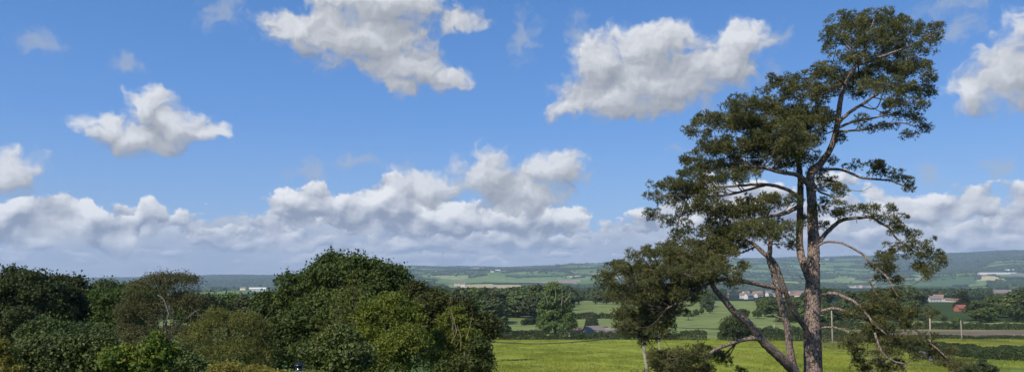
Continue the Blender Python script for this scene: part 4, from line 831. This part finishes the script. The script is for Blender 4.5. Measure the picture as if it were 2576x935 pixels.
# sheep beyond the barn, brown bank
def sheep(dx, Y, rz, label, mat='wool'):
    g = G(dx, Y); mb = MB(); mb.tube([(-.55, 0, .62), (-.5, 0, .64), (-.25, 0, .66), (.1, 0, .65), (.4, 0, .68), (.55, 0, .72), (.68, 0, .85), (.78, 0, .92), (.95, 0, .82), (1.02, 0, .78)], [.05, .24, .33, .34, .30, .22, .15, .13, .09, .04], 12, .06)
    for x in (-.38, .34):
        for s in (-.16, .16): mb.tube([(x, s, .5), (x+(.03 if x < 0 else 0), s, .25), (x, s, 0)], [.08, .05, .04], 6)
    for s in (-.12, .12): mb.tube([(.76, s*.8, .95), (.72, s*1.9, .93)], [.04, .02], 5)
    mb.tube([(-.55, 0, .66), (-.62, 0, .45)], [.05, .03], 5)
    o = mb.build('sheep', M[mat], None, True); o.location = g; o.rotation_euler[2] = rz; o.scale = (1.5, 1.5, 1.5); tag(o, label, 'sheep', 'sheep grazing behind the barn')
for dx, Y, rz, lb in [(1510,310,.3,'white sheep grazing nearest to the barn roof'),(1516,318,2.8,'white sheep second from the barn in the field'),(1522,308,.1,'white sheep midway between barn and cottage'),(1528,316,3.3,'white sheep just left of the cottage roof')]: sheep(dx, Y, rz, lb)
sheep(1520, 325, .4, 'dark sheep behind the white ones', 'darkskin')

# ------------------------------------------------------------------ air
def haze():
    mb = MB(); mb.box((-15000, -15400, -900), (15000, 15400, 420)); m = bpy.data.materials.new('haze_air'); m.use_nodes = True; t = NT(m.node_tree); out = t.n('ShaderNodeOutputMaterial')
    v = t.n('ShaderNodeVolumePrincipled'); v.inputs['Color'].default_value = (.62, .80, 1.0, 1); v.inputs['Density'].default_value = HAZE; v.inputs['Anisotropy'].default_value = .0
    t.nt.links.new(v.outputs[0], out.inputs['Volume']); o = mb.build('haze', m); tag(o, 'thin blue air haze over the valley', kind='stuff')
HAZE = 7e-5
haze()

# ------------------------------------------------------------------ sky, clouds, sun
def world():
    w = bpy.data.worlds.new('World'); SC.world = w; w.use_nodes = True; t = NT(w.node_tree); out = t.n('ShaderNodeOutputWorld'); bg = t.n('ShaderNodeBackground')
    t.nt.links.new(bg.outputs[0], out.inputs[0]); ST = .1; bg.inputs['Strength'].default_value = ST
    sky = t.n('ShaderNodeTexSky', sky_type='NISHITA'); sky.sun_disc = False; sky.sun_elevation = radians(41); sky.sun_rotation = math.atan2(SUN[0], SUN[1]); sky.air_density = 1.0; sky.dust_density = .2; sky.ozone_density = 3.0; sky.altitude = 300
    d = t.n('ShaderNodeTexCoord').outputs['Generated']; sp = t.n('ShaderNodeSeparateXYZ'); t.put(sp.inputs[0], d)
    az = t.m('MULTIPLY', t.m('ARCTAN2', sp.outputs[0], sp.outputs[1]), F); el = t.m('MULTIPLY', t.m('ARCSINE', sp.outputs[2]), F)
    cb = t.n('ShaderNodeCombineXYZ'); t.put(cb.inputs[0], az); t.put(cb.inputs[1], el); Q = cb.outputs[0]
    def conv(dx, dy, rx, ry):
        px = dx/K-512; a = math.atan(px/F); e = math.atan((HOR-dy/K)/F*math.cos(a)); return (a*F, e*F, rx/K*math.cos(a)**2, ry/K*math.cos(a))
    def field(Qs, blobs, soft=.3):
        r = None
        for b in blobs:
            cx, cy, rx, ry = conv(*b[:4]); v = t.n('ShaderNodeVectorMath', operation='MULTIPLY_ADD'); t.put(v.inputs[0], Qs); v.inputs[1].default_value = (1/rx, 1/ry, 0); v.inputs[2].default_value = (-cx/rx, -cy/ry, 0)
            q = t.m('SUBTRACT', 1.0, t.v('LENGTH', v.outputs[0])); r = q if r is None else t.m('SMOOTH_MAX', r, q, soft)
        return r
    # cumulus heaps: bearing, height, half-widths
    big = [(350,345,118,54),(368,275,66,68),(435,310,74,54),(520,328,80,24),(258,318,65,55),
           (900,85,230,95),(1020,165,150,62),(1130,190,80,36),(1010,215,70,30),(740,70,95,50),(960,0,220,70),(1150,50,75,32),
           (1640,200,235,105),(1540,240,160,66),(1790,160,160,90),(1650,110,140,62),(1450,260,85,38),(1860,100,100,52),(1510,150,95,70),
           (2545,185,120,110),(2450,230,90,50),(2590,70,85,70),(20,440,95,66),
           (1215,435,95,72),(1310,480,140,58),(1400,422,100,50),(1080,470,115,52)]
    wis = [(85,95,75,40),(560,30,70,65),(1300,95,55,80),(330,155,60,28),(2495,420,60,32),(2410,70,75,50),(1460,90,55,70),(780,432,85,44),(890,410,75,26),(1005,425,75,14),(2400,10,130,34),(1960,90,75,45),(2350,440,70,34),(1700,380,45,16)]
    fc = t.n('ShaderNodeFloatCurve'); azn = t.m('MULTIPLY_ADD', az, 1/1240., .5); t.put(fc.inputs['Value'], azn)
    top = [(0,540),(60,530),(120,522),(190,505),(250,545),(300,560),(345,515),(385,468),(430,490),(520,480),(590,455),(650,478),(720,490),(800,470),(860,500),(930,495),(985,470),(1040,505),(1150,515),(1250,515),(1330,525),(1450,530),(1510,500),(1600,495),(1660,450),(1700,425),(1760,440),(1900,470),(2060,440),(2130,415),(2180,455),(2290,480),(2390,470),(2470,455),(2575,450)]
    cp = fc.mapping.curves[0].points
    pts = [(conv(a, b, 1, 1)[0]/1240.+.5, conv(a, b, 1, 1)[1]/200.) for a, b in top]; pts = [(0, pts[0][1])]+pts+[(1, pts[-1][1])]
    cp[0].location = pts[0]; cp[1].location = pts[-1]
    for p in pts[1:-1]: cp.new(*p)
    fc.mapping.update(); topel = t.m('MULTIPLY', fc.outputs[0], 200.)
    def n2(Qs, s, off, det, rough=.55, color=False):
        nd = t.n('ShaderNodeTexNoise', noise_dimensions='2D'); t.put(nd.inputs['Vector'], t.v('MULTIPLY_ADD', Qs, (s[0], s[1], 0), (off, off*.37, 0))); nd.inputs['Scale'].default_value = 1; nd.inputs['Detail'].default_value = det; nd.inputs['Roughness'].default_value = rough
        return nd.outputs['Color'] if color else nd.outputs['Fac']
    def vo(Qs, s, off, det=2):
        v = t.n('ShaderNodeTexVoronoi', feature='F1', voronoi_dimensions='2D'); t.put(v.inputs['Vector'], t.v('MULTIPLY_ADD', Qs, (s[0], s[1], 0), (off, off, 0))); v.inputs['Scale'].default_value = 1; v.inputs['Detail'].default_value = det; v.inputs['Roughness'].default_value = .5; v.normalize = True; return v.outputs['Distance']
    wn = n2(Q, (1/40., 1/40.), 1.7, 3, .6, True); wv = t.v('SUBTRACT', wn, (.5, .5, .5))
    Qw = t.v('ADD', Q, t.v('MULTIPLY', wv, (44, 30, 0))); Qv = t.v('ADD', Q, t.v('MULTIPLY', wv, (22, 18, 0)))
    def dens(Qa, Qb):
        return t.m('ADD', t.m('MULTIPLY', t.m('SUBTRACT', n2(Qa, (1/34., 1/28.), 3.1, 6, .6), .5), 1.25), t.m('MULTIPLY', t.m('SUBTRACT', .36, vo(Qb, (1/22., 1/19.), 4.0)), .7))
    L1 = (-3.0, 4.0, 0); L2 = (-9, 19, 0)
    n0 = dens(Qw, Qv); n1 = dens(t.v('ADD', Qw, L1), t.v('ADD', Qv, L1)); B0 = field(Qw, big); B1 = field(t.v('ADD', Qw, L2), big)
    D0 = t.m('ADD', B0, n0); mA = t.smooth(D0, -.02, .56)
    sh = t.m('ADD', .50, t.m('ADD', t.m('MULTIPLY', t.m('SUBTRACT', n0, n1), .60), t.m('MULTIPLY', t.m('SUBTRACT', B0, B1), .55)), clamp=True)
    colA = t.ramp(sh, [(0, tuple(c*10 for c in (.25, .28, .34))), (.5, tuple(c*10 for c in (.46, .48, .52))), (1, tuple(c*10 for c in (.78, .80, .84)))])
    W0 = t.m('ADD', field(Qw, wis), t.m('MULTIPLY', t.m('SUBTRACT', n2(Qw, (1/20., 1/16.), 9.3, 5, .62), .5), 1.9)); mW = t.m('MULTIPLY', t.smooth(W0, .0, 1.1), .6)
    # cloud bank: rows of cumulus closing up towards the horizon
    hgt = t.m('MAXIMUM', t.m('DIVIDE', el, 70.), .0); cbz = t.n('ShaderNodeCombineXYZ'); t.put(cbz.inputs[0], t.m('DIVIDE', az, 40.)); t.put(cbz.inputs[1], t.m('MULTIPLY', t.m('LOGARITHM', t.m('ADD', hgt, .30), 2.718), 2.1)); Qb = t.v('ADD', cbz.outputs[0], t.v('MULTIPLY', wv, (.7, .5, 0)))
    def bn(off):
        q = t.v('ADD', Qb, off)
        return t.m('ADD', t.m('MULTIPLY', t.m('SUBTRACT', n2(q, (1.1, 1.3), 3.3, 6, .58), .5), 1.8), t.m('MULTIPLY', t.m('SUBTRACT', .36, vo(q, (1.7, 1.7), 7.7)), .8))
    b0 = bn((0, 0, 0)); b1 = bn((-.10, .20, 0)); b2 = t.m('SUBTRACT', n2(t.v('ADD', Qb, (0, -.25, 0)), (.55, .9), 21.3, 3, .5), .5)
    under = t.m('DIVIDE', t.m('SUBTRACT', t.m('SUBTRACT', topel, 24.), el), 20.)
    dB = t.m('ADD', t.m('MINIMUM', under, 1.0), t.m('MULTIPLY', b0, .8)); mB = t.smooth(dB, .05, .35)
    edge = t.m('SUBTRACT', 1.0, t.smooth(under, -.2, 1.6))
    shB = t.m('ADD', .36, t.m('ADD', t.m('MULTIPLY', t.m('SUBTRACT', b0, b1), .50), t.m('ADD', t.m('MULTIPLY', b2, 1.1), t.m('MULTIPLY', edge, .30))), clamp=True)
    low = t.smooth(el, 66., 4.)
    shB2 = t.m('ADD', t.m('MULTIPLY', shB, t.m('SUBTRACT', 1.0, t.m('MULTIPLY', low, .60))), t.m('MULTIPLY', low, .19))
    colB = t.mix(shB2, tuple(c/ST for c in (.30, .37, .51)), tuple(c/ST for c in (.88, .90, .94)))
    mB = t.m('MULTIPLY', mB, t.m('SUBTRACT', 1.0, t.m('MULTIPLY', low, .12)))
    heaps = []
    for k, (c0, hh, sx, cover, lit, drk) in enumerate(((14, 8, 26, .10, (.78, .80, .87), (.40, .46, .59)), (30, 12, 30, .12, (.86, .87, .92), (.33, .385, .51)), (48, 16, 34, .14, (.93, .94, .96), (.29, .34, .46)), (None, 19, 38, .20, (.94, .95, .97), (.29, .33, .43)))):
        u = t.m('DIVIDE', t.m('SUBTRACT', el, (t.m('SUBTRACT', topel, 16.) if c0 is None else float(c0))), float(hh))
        wq = t.v('ADD', Q, t.v('MULTIPLY', wv, (.6*hh, .5*hh, 0)))
        def hn(off):
            q = t.v('ADD', wq, off); return t.m('ADD', t.m('MULTIPLY', t.m('SUBTRACT', n2(q, (1./sx, .62/hh), 31.7*k+5, 5, .6), .5), 2.6), t.m('MULTIPLY', t.m('SUBTRACT', .36, vo(q, (1.7/sx, 1.05/hh), 11.3*k+2, 2)), 1.1))
        h0 = hn((0, 0, 0)); h1 = hn((-.10*hh, .17*hh, 0))
        g0, g1 = [n2(t.v('ADD', wq, o_), (1./sx, .62/hh), 31.7*k+5, 1.5, .5) for o_ in ((.10*hh, -.20*hh, 0), (-.22*hh, .42*hh, 0))]
        dk = t.m('ADD', t.m('SUBTRACT', t.m('MULTIPLY_ADD', t.m('SUBTRACT', n2(wq, (.30/sx, .12/hh), 3.3*k+.7, 1), .5), 3.6, cover+.10), t.m('MULTIPLY', t.m('MULTIPLY', u, u), .62)), h0)
        flat = t.smooth(u, -1.15, -.75); mk = t.m('MULTIPLY', t.smooth(dk, .0, .34), flat)
        sk = t.m('ADD', t.m('MULTIPLY_ADD', u, .32, .42), t.m('ADD', t.m('MULTIPLY', t.m('SUBTRACT', g0, g1), 1.7), t.m('MULTIPLY', t.m('SUBTRACT', h0, h1), .50)), clamp=True)
        heaps.append((mk, t.mix(sk, tuple(c/ST for c in drk), tuple(c/ST for c in lit))))
    hs = t.n('ShaderNodeHueSaturation'); hs.inputs['Saturation'].default_value = 1.22; t.put(hs.inputs['Color'], sky.outputs[0]); hs.inputs['Value'].default_value = 1.15
    grad = t.ramp(t.m('DIVIDE', el, 330.), [(0, (3.0, 4.9, 8.6)), (.45, (1.35, 3.25, 7.9)), (1, (.62, 2.05, 5.7))])
    blue = t.mix(.72, hs.outputs[0], grad)
    c = t.mix(t.m('MULTIPLY', mB, .97), blue, colB)
    for mk, ck in heaps: c = t.mix(mk, c, ck)
    c = t.mix(mW, c, tuple(x/ST for x in (.42, .48, .58)))
    c = t.mix(t.m('MULTIPLY', mA, .98), c, colA)
    t.put(bg.inputs['Color'], c)
    w.cycles.sampling_method = 'MANUAL'; w.cycles.sample_map_resolution = 256
SKYT = (1.0, 1.0, 1.0)
world()
sl = bpy.data.lights.new('sun', 'SUN'); sl.energy = 4.8; sl.angle = radians(.5); sl.color = (1, .95, .86); so = bpy.data.objects.new('sun', sl); COL.objects.link(so)
from mathutils import Vector
so.rotation_euler = Vector(SUN).to_track_quat('Z', 'Y').to_euler()
cam = bpy.data.cameras.new('camera'); cam.sensor_width = 36; cam.lens = 36*F/1024; cam.shift_y = (HOR-185.5)/1024; cam.clip_start = .5; cam.clip_end = 40000
co = bpy.data.objects.new('camera', cam); COL.objects.link(co); co.location = (0, 0, 0); co.rotation_euler = (pi/2, 0, 0); SC.camera = co
SC.view_settings.view_transform = 'Standard'; SC.view_settings.look = 'None'; SC.view_settings.exposure = 0; SC.view_settings.gamma = 1
c = SC.cycles; c.max_bounces = 5; c.diffuse_bounces = 2; c.glossy_bounces = 1; c.transmission_bounces = 3; c.volume_bounces = 0; c.transparent_max_bounces = 4
c.caustics_reflective = False; c.caustics_refractive = False
